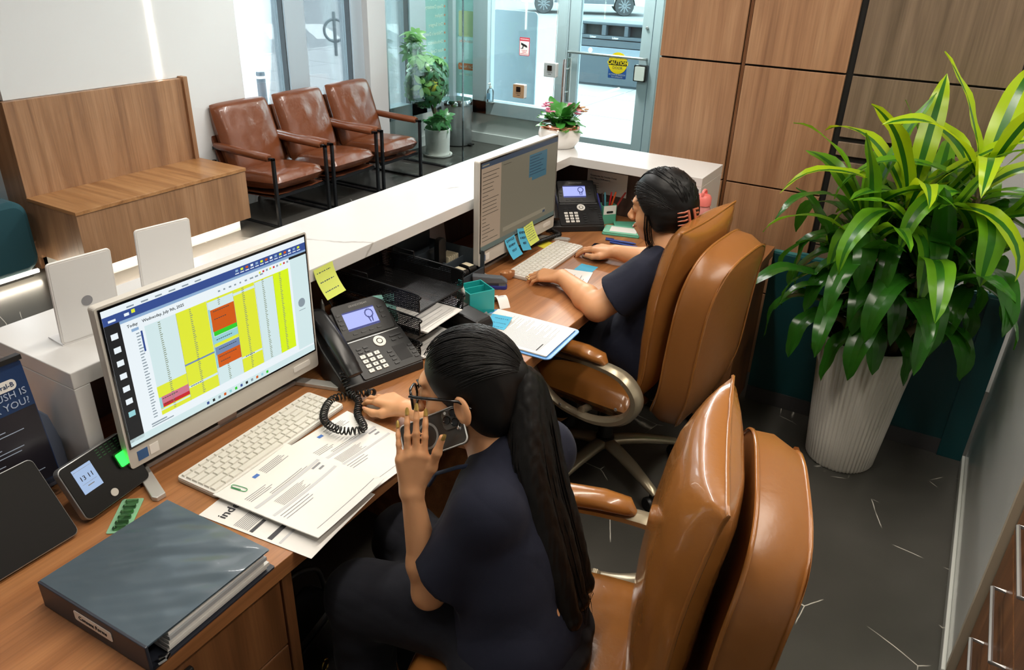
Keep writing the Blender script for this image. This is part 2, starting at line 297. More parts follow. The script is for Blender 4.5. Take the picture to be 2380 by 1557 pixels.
def button(loc, label, face):
    b = thing('door_button', label, 'switch', loc)
    MB().rbox(-.022, .02, -.055, .055, -.055, .055, .008, axis=0).build('box', M_WPLAST, b)
    MB().rbox(-.026, -.022, -.052, .052, -.052, .052, .007, axis=0).build('face_plate', [mat('button_face_' + face, face, .35, .4)][0], b)
    MB().rbox(-.030, -.026, -.02, .02, -.004, .036, .004, axis=0).build('push_pad', M_BLACKG, b)
    text('PUSH TO', .012, M_INK, b, face_M((-.0265, 0, -.018), (0, -1, 0), (0, 0, 1))); text('OPEN', .012, M_INK, b, face_M((-.0265, 0, -.032), (0, -1, 0), (0, 0, 1)))
button((5.745, 3.268, .77), 'square bronze-faced door push button on the glass, lower one', 'b0906c')
button((5.745, 2.985, .965), 'square grey door push button higher up beside the pull bars', 'a9b4b4')
ws = thing('warning_sign', 'small red and white video surveillance warning sign on the glass', 'sign', (5.765, 3.25, 1.118))
M_RED = mat('sign_red', 'c42740', .5)
MB().rbox(-.001, .001, -.047, .047, -.07, .07, .006, axis=0).build('red_plate', M_RED, ws); MB().box(-.002, -.0012, -.042, .042, -.065, .042).build('white_field', M_PAPER, ws)
text('WARNING', .017, M_PAPER, ws, FM(0, .056, -.0015))
text('24 HOUR', .013, M_RED, ws, FM(0, -.030, -.0024)); text('VIDEO', .013, M_RED, ws, FM(0, -.043, -.0024)); text('SURVEILLANCE', .011, M_RED, ws, FM(0, -.056, -.0024))
MB().prism([(.032, .03), (-.02, .012), (-.028, -.002), (-.02, -.006), (.03, .012)], -.0032, -.0022, axis=0).prism([(.015, .01), (.02, -.012), (.034, -.012), (.034, -.017), (.012, -.017), (.006, .006)], -.0032, -.0022, axis=0).build('camera_mark', M_BLACK, ws)
sb = thing('sanitizer_bottle', 'clear pump bottle standing on the entry window sill', 'bottle', (6.80, 4.21, .43))
MB().lathe([(.02, 0), (.034, .004), (.034, .11), (.026, .128), (.012, .134), (.012, .145)], 18).build('bottle', glassy('clear_plastic', 'eef4f6', 2, .1), sb, smooth=40)
MB().lathe([(.014, .14), (.014, .158), (.004, .16), (.004, .185)], 12).tube([(0, 0, .185), (-.03, 0, .186), (-.04, 0, .178)], .006, 8).build('pump', M_WPLAST, sb, smooth=40)
MB().rbox(-.0355, -.034, -.02, .02, .03, .09, .004, axis=0).build('blue_label', mat('label_blue', '7fb3d6', .5), sb)
MB().box(-.03, .03, -.04, .04, -.0005, 0).build('base_pad', M_WPLAST, sb)
# ---------------------------------------------------------------- street
M_WALK = mat('concrete_sidewalk', '8e9092', .85, bump=(30, .2, .004)); M_ASPH = mat('asphalt', '74787b', .9, bump=(60, .3, .004)); M_LINE = mat('road_paint', 'a6a8a8', .8)
sw = struct('ground_sidewalk', MB().box(3.0, 13.0, 4.96, 11.3, -.12, -.06).box(6.99, 13.0, -6, 4.96, -.12, -.06), M_DARK)
for i in range(7):
    for j in range(10):
        x0, y0 = 4.0+i*1.3, -6+j*1.75
        if x0 < 6.9 and y0 < 4.9: continue
        MB().box(max(x0, 3.05)+.006, min(x0+1.294, 12.95), y0+.006, y0+1.744, -.1, -.05).build('paving_slab', M_WALK, sw)
struct('ground_road', MB().box(13.0, 60, -30, 60, -.16, -.10).box(-20, 13, 11.3, 60, -.16, -.10), M_ASPH)
struct('trim_kerb', MB().box(12.95, 13.12, -20, 11.4, -.16, -.045).box(-20, 13.12, 11.3, 11.45, -.16, -.045), M_WALK)
rd = thing('crosswalk', 'white striped crosswalk painted on the road outside the window', 'crosswalk', (13.5, 14.5, -.10), R(-40))
for k in range(9): MB().box(-4+k*1.0, -3.45+k*1.0, -1.3, 2.2, 0, .004).build('stripe', M_LINE, rd)
bl = thing('bollard', 'short grey steel bollard on the sidewalk behind the nearest lounge chair', 'bollard', (7.0, 7.7, -.05))
MB().lathe([(.055, 0), (.055, .40), (.05, .42)], 20).build('post', mat('bollard_grey', '4c535a', .5, .1), bl, smooth=40); MB().box(-.11, .11, -.11, .11, 0, .012).build('foot_plate', mat('bollard_grey'), bl)
MB().lathe([(.058, .34), (.058, .37)], 20).build('band', M_WPLAST, bl, smooth=40)
br = thing('bike_post', 'grey bicycle post with a round ring on the sidewalk', 'bike rack', (11.3, 10.37, -.05), R(-35))
MB().lathe([(.03, 0), (.03, .74), (.026, .76)], 14).build('post', mat('bollard_grey'), br, smooth=40)
MB().tube([(.19*math.cos(t*math.pi/18), 0, .44+.19*math.sin(t*math.pi/18)) for t in range(36)], .026, 8, closed=True).build('ring', mat('bollard_grey'), br, smooth=60)
# litter bin
M_BIN = mat('bin_slate', '3c464e', .6, bump=(40, .3, .003)); M_BINL = mat('bin_pale_band', '6d7a85', .6); M_BIND = mat('bin_hole', '14191d', .7)
lb = thing('street_litter_bin', 'slate street litter bin with dark square openings seen through the door', 'litter bin', (11.45, 4.65, -.05), R(4))
MB().box(0, .55, -.8, .8, .03, .46).build('body', M_BIN, lb, bevel=.01); MB().box(-.012, .55, -.8, .8, .47, .57).build('pale_band', M_BINL, lb, bevel=.006); MB().box(-.01, .55, -.8, .8, .58, .68).build('dark_band', M_BIN, lb, bevel=.006)
MB().box(.03, .55, -.82, .82, 0, .03).build('plinth', M_BIN, lb)
MB().box(-.02, .55, -.8, .8, .69, .74).box(-.02, .55, -.8, .8, .89, .93).box(-.02, .55, .74, .8, .74, .89).box(-.02, .55, .38, .45, .74, .89).box(-.02, .55, .03, .09, .74, .89).box(-.02, .55, -.8, -.3, .74, .89).build('hood', M_BIN, lb, bevel=.01)
for y in (.45, .09, -.3): MB().box(.10, .12, y, y+.35, .74, .89).build('opening', M_BIND, lb)
for y in (.58, .22): text('Litter', .045, M_PAPER, lb, face_M((-.021, y, .715), (0, -1, 0), (0, 0, 1)))
MB().lathe([(.035, 0), (.035, .002)], 20, M=Matrix.Translation((-.013, .61, .52)) @ Matrix.Rotation(-R(90), 4, 'Y')).build('round_badge', M_PAPER, lb)
# car
M_CAR = mat('car_white', 'b0b3b6', .25, coat=.6); M_TYRE = mat('tyre', '2c2f33', .8); M_CGL = mat('car_glass', '5f707c', .15)
def car(loc, rz, label):
    c = thing('parked_car', label, 'car', loc, rz)
    prof = [(-2.1, .32), (-2.15, .6), (-2.05, .95), (-1.3, 1.06), (-.6, 1.46), (.8, 1.5), (1.75, 1.1), (2.12, .98), (2.2, .55), (2.12, .3)]
    arch = lambda cx: [(cx+.36*math.cos(R(a)), .32+.36*math.sin(R(a))) for a in range(0, 181, 30)]
    MB().prism(list(reversed(prof)) + [(-1.72, .30)] + [p for p in reversed(arch(-1.35))] + [(1.0, .30)] + [p for p in reversed(arch(1.35))], -.86, .86, axis=1).build('body', M_CAR, c, bevel=.05)
    MB().prism([(-1.15, 1.06), (-.55, 1.40), (.15, 1.42), (.15, 1.05)], -.875, .875, axis=1).prism([(.25, 1.05), (.25, 1.42), (.8, 1.42), (1.45, 1.08)], -.875, .875, axis=1).build('side_window', M_CGL, c)
    for x in (-1.35, 1.35):
        for y in (-.80, .80):
            w = MB().lathe([(.16, -.1), (.30, -.1), (.32, -.05), (.32, .05), (.30, .1), (.16, .1)], 28, M=Matrix.Translation((x, y, .32)) @ Matrix.Rotation(R(90), 4, 'X')).build('wheel', M_TYRE, c, smooth=40)
            hub = MB()
            for k in range(10): hub.box(-.016, .016, 0, .21, -.101, .101, M=Matrix.Translation((x, y, .32)) @ Matrix.Rotation(R(90), 4, 'X') @ Matrix.Rotation(R(36*k), 4, 'Z'))
            hub.build('hub', mat('hub_grey', '6f757a', .4, .5), w)
    MB().box(1.9, 2.17, -.87, -.6, .7, .95).box(1.9, 2.17, .6, .87, .7, .95).build('tail_lamp', mat('tail_red', 'd8402c', .3), c, bevel=.02)
    MB().box(-1.0, 1.0, -.872, .872, .36, .50).build('sill_trim', mat('bollard_grey'), c)
    return c
car((26.0, 12.4, -.10), R(-62), 'white car parked on the street beyond the entry window')
car((31.0, 7.0, -.10), R(118), 'white car with a red tail lamp behind the street litter bin')
bs = thing('sandwich_board', 'pale blue board standing on the sidewalk outside the entry window', 'board', (7.6, 4.42, -.05))
MB().rbox(0, .02, -.28, .26, .28, 1.29, .04, axis=0).build('panel', mat('board_blue', '93a0aa', .5), bs); MB().box(0, .02, -.24, -.21, 0, .3).box(0, .02, .19, .22, 0, .3).build('legs', M_STEEL, bs)
nb = struct('wall_street_far', MB().box(40, 41, -40, 60, -.1, 9).box(-30, 40, 45, 46, -.1, 9), mat('far_facade', '8a8f93', .8))
# ---------------------------------------------------------------- lounge: bench, booth, led strips
be = thing('wooden_bench', 'built-in wooden bench with a tall panelled back under the white wall', 'bench', (2.91, 4.12, 0))
MB().box(-.60, .60, .05, .46, .10, .43).build('seat_box', M_WOODB, be)
MB().box(-.605, .61, -.006, .46, .43, .452).build('seat_board', M_WOODBX, be, bevel=.002)
MB().box(-.60, .607, 0, .05, .10, .4295).build('front_board', M_WOODB, be, bevel=.002)
MB().box(-.60, .567, .46, .499, .08, .989).build('back_board', M_WOODB, be, bevel=.002)
MB().box(.567, .60, .44, .499, .08, 1.0).build('end_board', M_WOODB, be, bevel=.002)
MB().box(-.60, -.575, .499, .67, .0, .985).build('side_board', M_WOODB, be, bevel=.002)
MB().box(-.58, .58, .09, .45, 0, .10).build('plinth', M_WPLAST, be)
MB().box(-.59, .59, .035, .055, .088, .099).build('led_strip', M_LED, be)
vl = thing('wall_light_strip', 'thin upright glowing light strip in the white wall above the bench', 'light', (3.345, 4.617, 1.0)); MB().box(-.012, .012, -.002, .004, .002, 1.70).build('diffuser', M_LEDV, vl)
bo = thing('teal_booth', 'teal upholstered booth seat with a rounded corner left of the bench', 'booth', (1.5, 4.5, 0))
MB().rbox(-.9, .76, 0, .55, .05, .47, .09, axis=1, n=6).build('cushion', mat('teal_fabric', '17454e', .85, bump=(300, .3, .001)), bo, bevel=.03, smooth=40)
MB().box(-.85, .72, .05, .5, 0, .05).build('plinth', M_BLACK, bo); MB().box(-.85, .74, .012, .03, .03, .048).build('led_strip', M_LED, bo)
nw = thing('wood_shelf_unit', 'dark wooden unit in the niche behind the teal booth', 'shelf', (1.2, 5.0, 0)); MB().box(-.8, 1.09, .06, .19, 0, .62).build('body', M_WOODD, nw); MB().box(-.8, 1.09, .15, .19, .62, 1.6).build('back', M_WOODD, nw)
# lounge chairs
M_LTH = mat('brown_leather', '733f23', .3, bump=(20, .3, .008), coat=.25); M_LTHD = mat('brown_leather_sling', '6b3a22', .4, bump=(60, .2, .003))
def cushion(w, d, t, n=16, crown=.6, puff=None, seed=0):
    """soft rectangular cushion: box with rounded rim, crowned faces; returns fn-built MB centred on x, y, base z=0"""
    mb = MB()
    def P(u, v, s):
        a, b = 2*u-1, 2*v-1
        k = lambda q: math.copysign(abs(q)**.8, q)
        e = max(0, 1-abs(a)**9)*max(0, 1-abs(b)**9)
        e2 = (1-a*a)*(1-b*b)
        h = t/2*(e**.35)*(1-crown) + t/2*crown*(e2**.4)
        rs = 1-.035*(abs(a*b)**4)
        nz = .006*mnoise.noise(Vector((a*3+seed, b*3, s*2)))*(e2**.3)
        return (a*w/2*rs, b*d/2*rs, t/2 + s*(h+nz))
    mb.grid(lambda u, v: P(u, v, 1), n, n); mb.grid(lambda u, v: P(u, v, -1), n, n, flip=True)
    return mb
def lounge_chair():
    c = thing('lounge_chair', '', 'chair')
    w = .53; h = .50
    for s in (-1, 1):
        x = s*(w/2-.011)
        for (y0, y1, z0, z1) in ((0, .022, 0, h), (.60, .622, 0, .40), (0, .622, 0, .014), (0, .60, h-.018, h)):
            MB().box(x-.011, x+.011, y0, y1, z0, z1).build('frame_bar', M_IRON, c, bevel=.002)
        MB().tube([(x, .045, h-.006), (x, .06, h-.004), (x, .30, h+.0), (x, .52, h+.008), (x, .575, h+.01)], [.026, .033, .034, .033, .024], 14, flat=.8).build('arm_pad', M_LTH, c, smooth=60)
    for y0, z0 in ((.03, .205), (.60, .35), (.45, .16)): MB().box(-w/2+.02, w/2-.02, y0, y0+.02, z0, z0+.02).build('cross_bar', M_IRON, c)
    MB().grid(lambda u, v: ((u-.5)*(w-.05), .035+.52*v, .215-.035*v-.012*math.sin(math.pi*u)), 8, 8).grid(lambda u, v: ((u-.5)*(w-.05), .035+.52*v, .235-.035*v-.012*math.sin(math.pi*u)), 8, 8, flip=True).build('seat_sling', M_LTHD, c, smooth=50, bevel=.004)
    sc = cushion(w-.04, .57, .14, n=22, crown=.4, seed=1); M = Matrix.Translation((0, .29, .228)) @ Matrix.Rotation(R(-4), 4, 'X'); sc.v = [tuple(M @ Vector(v)) for v in sc.v]
    sc.build('seat_cushion', M_LTH, c, smooth=55)
    A = R(72)
    bc = cushion(w-.025, .52, .165, n=22, crown=.42, seed=5); M = Matrix.Translation((0, .515, .545)) @ Matrix.Rotation(A, 4, 'X') @ Matrix.Translation((0, 0, -.085)); bc.v = [tuple(M @ Vector(v)) for v in bc.v]
    bc.build('back_cushion', M_LTH, c, smooth=55)
    MB().box(-w/2+.02, w/2-.02, -.24, .19, -.02, -.005, M=Matrix.Translation((0, .60, .52)) @ Matrix.Rotation(A, 4, 'X')).build('back_sling', M_LTHD, c, bevel=.006)
    return c
lc0 = lounge_chair(); LCL = ['brown leather lounge chair nearest the wooden bench', 'middle one of the three brown leather lounge chairs', 'brown leather lounge chair beside the glass partition, farthest from the bench']
for i, x in enumerate((3.925, 4.505, 5.085)):
    o = lc0 if i == 0 else copy_tree(lc0); o.location = (x, 4.0, 0); tag(o, LCL[i], 'chair', 'leather lounge chairs along the window')
# bin
sb = thing('pedal_bin', 'round brushed steel pedal bin in the corner of the entry', 'bin', (6.62, 4.50, 0))
MB().lathe([(.150, 0), (.155, .01), (.155, .40), (.158, .402)], 40).build('body', M_STEEL, sb, smooth=40); MB().lathe([(.16, .402), (.16, .44), (.152, .455), (.10, .465), (.02, .468)], 40).build('lid', M_CHROME, sb, smooth=40)
MB().box(-.03, .03, -.20, -.15, .012, .024).build('pedal', M_BLACK, sb, bevel=.004); MB().lathe([(.152, -.004), (.156, .012)], 40).build('foot_ring', M_BLACK, sb)
# bottom-right furniture
tw = struct('wall_teal_low', MB().box(3.20, 3.24, -.335, .56, .07, .715), M_TEAL, bevel=.001)
MB().box(3.185, 3.20, -.335, -.245, .0, .713).build('end_board', M_TEAL, tw, bevel=.001); MB().box(3.205, 3.235, -.335, .56, .715, .722).build('top_edge', M_TEALE, tw); MB().box(3.21, 3.23, .42, .45, .722, .732).build('shelf_pin', M_TEALE, tw)
struct('baseboard_teal', MB().box(3.194, 3.204, -.245, .56, 0, .07), mat('plinth_metal', '5a5a5c', .3, .5))
wc = thing('white_cabinet', 'glossy white low cabinet side along the right of the aisle', 'cabinet', (2.55, -.345, 0))
MB().box(-.60, .62, -.5, 0, .0, .76).build('body', mat('glossy_white', 'd7dad6', .16, coat=.4), wc, bevel=.002); MB().box(-.60, .62, 0, .012, 0, .04).build('base_rail', mat('glossy_white'), wc, bevel=.003); MB().box(-.622, -.60, -.5, .004, .06, .76).build('edge_strip', mat('beige_edge', 'b3a893', .4), wc)
dc = thing('drawer_unit', 'brown wooden drawer unit with slim bar handles at the right edge', 'cabinet', (1.45, -.36, 0))
MB().box(-.47, .47, -.5, -.02, .06, .76).build('body', M_WOODD, dc, bevel=.002); MB().box(-.46, .46, -.48, -.05, 0, .06).build('plinth', M_BLACK, dc)
for z0, z1 in ((.065, .40), (.405, .57), (.575, .755)):
    d = MB().box(-.468, .468, -.02, 0, z0, z1).build('drawer', M_WOODD, dc, bevel=.002)
    zc = z1-.05; MB().tube([(.30, 0, zc), (.30, .028, zc), (.05, .028, zc), (.05, 0, zc)], .005, 6).build('handle', M_STEEL, d)
# ---------------------------------------------------------------- reception counter and desk
DZ = .74
rc = thing('reception_counter', 'white quartz reception counter with waterfall ends around the desk', 'counter', (2.0, 1.6, 0))
X = lambda x: x-2.0
Y = lambda y: y-1.6
MB().prism([(X(.72), Y(1.44)), (X(3.0), Y(1.44)), (X(3.0), Y(.85)), (X(3.28), Y(.85)), (X(3.28), Y(1.765)), (X(.72), Y(1.765))], .992, 1.03).build('counter_top', M_QUARTZ, rc, bevel=.002)
MB().box(X(.72), X(.756), Y(1.44), Y(1.765), 0, .992).build('waterfall_end', M_QUARTZ, rc, bevel=.002)
MB().box(X(3.0), X(3.28), Y(.85), Y(.888), .7405, .992).build('waterfall_end', M_QUARTZ, rc, bevel=.002)
M_WENGE = wood('dark_wenge', 2, ('4a3834', '584540', '65504a'), .5)
MB().box(X(.756), X(3.24), Y(1.70), Y(1.72), .0, .992).build('back_board', M_WENGE, rc); MB().box(X(3.215), X(3.235), Y(.888), Y(1.70), 0, .992).build('side_board', M_WENGE, rc)
MB().box(X(.756), X(3.26), Y(1.72), Y(1.75), 0, .992).box(X(3.235), X(3.26), Y(.888), Y(1.72), 0, .992).build('outer_cladding', M_QUARTZ, rc)
M_DESK = wood('desk_laminate', 0, ('8a5a34', 'a46d42', 'b67f50'), .38)
dk = thing('reception_desk', 'long L-shaped wooden desk top running along both workplaces', 'desk', (1.4, 1.3, DZ))
MB().prism([(-1.9, -.36), (1.43, -.36), (1.43, -.74), (1.81, -.74), (1.81, .395), (-.642, .395), (-.642, .138), (-.682, .138), (-.682, .9), (-1.9, .9)], -.042, 0).build('top_board', M_DESK, dk, bevel=.002)
MB().rbox(1.425, 1.45, -.745, -.72, -.041, -.003, .006).build('corner_bumper', glassy('bumper', 'e8e6dc', 2.5, .1), dk)
def drawer_cab(loc, label, w, d, zs, m, hx, rz=0):
    c = thing('desk_cabinet', label, 'cabinet', loc, rz)
    MB().box(-w/2, w/2, .02, d, .05, .697).build('body', m, c, bevel=.002); MB().box(-w/2+.02, w/2-.02, .05, d, 0, .05).build('plinth', M_BLACK, c)
    MB().box(w/2-.026, w/2, -.002, .02, .05, .697).build('end_stile', m, c, bevel=.002)
    for z0, z1 in zs:
        dr = MB().box(-w/2+.003, w/2-.03, 0, .019, z0, z1).build('drawer', m, c, bevel=.0025)
        MB().box(hx-.03, hx+.03, -.012, 0, z1-.07, z1-.03).build('handle', M_BLACK, dr, bevel=.003)
    return c
drawer_cab((.47, .955, 0), 'wooden drawer cabinet under the desk below the ring binder', .66, .46, ((.055, .28), (.285, .50), (.505, .695)), M_WOODD, .05)
rb = thing('desk_cabinet', 'wooden side cabinet with a door behind the far chair', 'cabinet', (3.02, .57, 0))
MB().box(-.17, .18, 0, .82, .05, .697).build('body', M_WOODD, rb, bevel=.002); MB().box(-.15, .17, .02, .8, 0, .05).build('plinth', M_BLACK, rb)
for y0, y1, z0, z1 in ((.06, .42, .06, .50), (.425, .81, .06, .50), (.06, .42, .505, .69), (.425, .81, .505, .69)):
    d = MB().box(-.19, -.17, y0, y1, z0, z1).build('door', M_WOODD, rb, bevel=.0025)
    if z0 < .1: MB().tube([(-.19, y0+.05, .44), (-.21, y0+.05, .44), (-.21, y0+.05, .30), (-.19, y0+.05, .30)], .005, 6).build('handle', M_IRON, d)
MB().box(-.192, -.17, 0, .056, .05, .697).build('end_stile', M_WOODD, rb, bevel=.002)
dl = thing('desk_support', 'narrow wooden support panel under the desk between the two workplaces', 'support', (1.66, .98, 0)); MB().box(-.02, .02, 0, .6, 0, .697).build('panel', M_WOODX, dl, bevel=.002); MB().box(-.05, .05, -.012, 0, 0, .697).build('front_edge', M_WOODX, dl, bevel=.002)
# ---------------------------------------------------------------- computers
def em(name, col, s=1.0):
    m = mat(name, col, .4, emit=s); m.node_tree.nodes['Principled BSDF'].inputs['Base Color'].default_value = (.01, .01, .01, 1); m.node_tree.nodes['Principled BSDF'].inputs['Specular IOR Level'].default_value = .2; return m
S_WHITE = em('screen_white', 'e8f1f6', .86); S_PALE = em('screen_pale_blue', 'd2e8ea', .84); S_YEL = em('screen_yellow', 'dfe834', .84); S_YELB = em('screen_bright_yellow', 'd6f01c', .86)
S_BLUE = em('screen_blue', '3b5aa8', .6); S_LBL = em('screen_light_blue', '9fc3ea', .65); S_ORG = em('screen_orange', 'e06012', .7); S_GRN = em('screen_green', '2fd52c', .75); S_CYAN = em('screen_cyan', 'a4e2e8', .7)
S_SLATE = em('screen_steel_blue', '7f9cc8', .65); S_PINK = em('screen_pink', 'de7d96', .7); S_RED = em('screen_red', 'd8202c', .7); S_DARK = em('screen_dark', '23282e', .35); S_GREY = em('screen_grey', '9fb0bb', .6); S_INK = em('screen_ink', '5a6a70', .3)
S_GRID = em('screen_grid', '9aa88a', .6)
def computer(loc, rz, label, paint):
    c = thing('desktop_computer', label, 'computer', loc, rz, 'all-in-one computers on the desk'); w, z0, z1 = .57, .048, .435
    MB().rbox(-w/2, w/2, .004, .024, z0, z1, .008, axis=1).build('housing', M_GPLAST, c, bevel=.003); MB().rbox(-.17, .17, .024, .034, .10, .30, .015, axis=1).build('rear_cover', M_GPLAST, c)
    MB().rbox(-w/2, w/2, 0, .005, z0, z1, .008, axis=1).build('front_frame', M_GPLAST, c); MB().box(-w/2+.006, w/2-.006, -.002, .001, z0+.05, z1-.005).build('bezel', M_BLACKG, c)
    for s in (-1, 1):
        MB().prism([(s*.225, .05), (s*.228, .035), (s*.268, -.082), (s*.290, -.082), (s*.294, -.07), (s*.252, .05)][::s], .0, .012).build('foot', mat('stand_silver', 'c2c0bb', .35, .3), c, bevel=.002)
    MB().box(-.24, .24, .036, .05, .0, .012).box(-.03, .03, .036, .05, .0, .22).build('stand', M_STEEL, c, bevel=.003)
    MB().box(-w/2+.02, -w/2+.045, -.001, .0005, z0+.012, z0+.036).build('blue_badge', mat('badge_blue', '2f5d94', .4), c); MB().box(-w/2+.05, -w/2+.072, -.001, .0005, z0+.012, z0+.036).build('white_badge', M_PAPER, c)
    MB().rbox(w/2-.09, w/2-.03, -.0015, .0005, z0+.018, z0+.034, .005, axis=1).build('camera_slot', M_WPLAST, c)
    x0, x1, y0, y1 = -w/2+.010, w/2-.010, z0+.055, z1-.010; lay = {}
    def q(u0, u1, v0, v1, m, k=1):
        lay.setdefault((k, m.name), (k, m, MB()))[2].add([(x0+(x1-x0)*u, -.002-.00025*k, y0+(y1-y0)*v) for u, v in ((u0, v0), (u1, v0), (u1, v1), (u0, v1))], [(0, 1, 2, 3)])
    paint(q)
    mats = []; mb = MB()
    for k, m, b in lay.values(): mb.add(b.v, b.f, len(mats)); mats.append(m)
    sc_ = mb.build('screen', mats, c)
    if paint is paint1: text('Today    Wednesday, July 9th, 2025', .0095, S_INK, sc_, face_M((-.16, -.0042, y0+(y1-y0)*.842), (1, 0, 0), (0, 0, 1)))
    return c
rng = random.Random(4)
def paint1(q):
    q(0, 1, 0, 1, S_WHITE, 1); q(0, 1, .895, .955, S_BLUE, 2); q(.06, 1, .875, .895, S_LBL, 2); q(0, .062, .03, .895, S_DARK, 2); q(.895, 1, .86, .88, S_DARK, 3)
    q(.90, 1, .07, .86, S_PALE, 2); q(0, 1, 0, .055, S_PALE, 2)
    for k in range(7): q(.018, .046, .79-k*.095, .83-k*.095, S_WHITE if k < 6 else S_CYAN, 3)
    for k in range(14): u = .60+k*.027; q(u, u+.014, .925, .942, [S_LBL, S_YEL, S_ORG, S_WHITE][k % 4], 3); q(u-.003, u+.017, .908, .915, S_WHITE, 3)
    q(.02, .05, .91, .925, S_WHITE, 3); q(.085, .105, .915, .935, S_WHITE, 3); q(.115, .13, .92, .945, S_YEL, 3)
    for k in range(9): u = .50+k*.028; q(u, u+rng.uniform(.008, .02), .83, .842, S_GREY, 3)
    for k in range(6): q(.10+k*.06, .13+k*.06, .965, .975, S_GREY, 3)
    for k in range(9): q(.72+k*.02, .73+k*.02, .845, .86, [S_YEL, S_RED, S_GREY][k % 3], 3)
    C = [.152, .29, .437, .569, .687, .792, .886]; V0, V1 = .12, .80
    base = [S_PALE, S_YEL, S_PALE, S_YEL, S_PALE, S_YELB]
    for i in range(6): q(C[i]+.001, C[i+1]-.001, V0, V1, base[i], 3)
    a, b = C[0], C[1]
    q(a, b, .12, .34, S_YEL, 4); q(a+.01, b, .20, .255, S_PINK, 5); q(a+.012, b, .172, .20, S_RED, 5); q(a, b, .152, .165, S_PALE, 5); q(a, a+.012, .17, .255, S_CYAN, 5)
    a, b = C[1], C[2]; q(a, b, .392, .405, S_SLATE, 4); q(a, b, .215, .232, S_PALE, 4)
    a, b = C[2], C[3]
    q(a, b, .785, .80, S_YEL, 4); q(a+.01, b, .55, .72, S_ORG, 5); q(a+.012, b, .515, .55, S_GRN, 5); q(a, b, .455, .51, S_CYAN, 4); q(a, b, .43, .455, S_YEL, 4); q(a+.006, b, .365, .428, S_SLATE, 5); q(a+.01, b, .26, .365, S_ORG, 5); q(a, a+.01, .26, .73, S_CYAN, 4)
    a, b = C[3], C[4]; q(a, b, .755, .775, S_PALE, 4); q(a, b, .235, .25, S_PALE, 4)
    a, b = C[4], C[5]; q(a, b, .79, .80, S_YEL, 4)
    for i in range(6):
        for k in range(44):
            v = V0+.012+k*.0152; u = (C[i]+C[i+1])/2-.012
            if not (i == 2 and .26 < v < .73): q(u, u+rng.uniform(.008, .014), v, v+.006, S_GRID, 5)
    for i in range(1, 6): q(C[i]-.0006, C[i]+.0006, V0, V1, S_GREY, 6)
    for k in range(30): q(.115, .115+rng.uniform(.012, .022), .13+k*.022, .138+k*.022, S_GREY, 4)
    q(.134, .142, .63, .78, S_BLUE, 4); q(.10, .13, .795, .815, S_LBL, 4)
    for k, (u, v, n) in enumerate([(.46, .70, 8), (.46, .64, 6), (.46, .40, 9), (.455, .34, 9), (.46, .30, 5), (.165, .235, 7), (.17, .19, 5), (.3, .222, 5), (.59, .243, 5), (.455, .48, 8)]):
        for t in range(n): q(u+t*.0105, u+t*.0105+.008, v, v+.006, S_INK, 7)
    for k in range(12): u = .36+k*.03; q(u, u+.012, .018, .04, [S_BLUE, S_DARK, S_GREY, S_ORG, S_CYAN, S_GRN][k % 6], 4)
    for k in range(24): t = k*math.pi/12; q(.945+.017*math.cos(t)-.004, .945+.017*math.cos(t)+.004, .47+.03*math.sin(t)-.007, .47+.03*math.sin(t)+.007, S_GREY, 4)
    q(.932, .958, .44, .50, S_GREY, 4); q(.925, .965, .405, .41, S_GREY, 4); q(.10, .17, .085, .095, S_GREY, 4); q(.10, .20, .068, .076, S_GREY, 4)
T_BG = em('dim_screen_taupe', '8d8570', .42); T_SIDE = em('dim_screen_sand', 'b39b82', .5); T_TOP = em('dim_screen_slate', '46566a', .4); T_BLK = em('dim_screen_teal', '4b7888', .45); T_BLD = em('dim_screen_deep_teal', '35566a', .4); T_BAR = em('dim_screen_bar', 'a39880', .45); T_INK = em('dim_screen_ink', '6a5f52', .25); T_TASK = em('dim_screen_task', '6f7d74', .4)
def paint2(q):
    q(0, 1, 0, 1, T_BG, 1); q(0, 1, .945, 1, T_TOP, 2); q(.0, .235, .06, .945, T_SIDE, 2); q(0, 1, 0, .055, T_TASK, 2)
    q(.60, .85, .63, .90, T_BLK, 3); q(.645, .85, .585, .63, T_BLK, 3)
    for k in range(7): q(.61, .61+rng.uniform(.12, .23), .655+k*.035, .665+k*.035, T_BLD, 4)
    q(.27, .86, .115, .165, T_BAR, 3); q(.82, .855, .11, .14, T_TOP, 4)
    for k in range(19): q(.015, .015+rng.uniform(.04, .20), .11+k*.043, .117+k*.043, T_INK, 4)
    for k in range(9): q(.42+k*.03, .432+k*.03, .02, .04, T_TOP, 4)
    q(.01, .09, .965, .98, T_BAR, 3)
    for k in range(5): q(.26, .26+.02*k+.02, .90, .906, T_INK, 3)
computer((1.048, 1.372, DZ), R(-1), 'all-in-one computer showing a bright yellow and orange appointment calendar', paint1)
computer((2.478, 1.392, DZ), R(-1), 'all-in-one computer with a dim taupe screen and sticky notes on its chin', paint2)
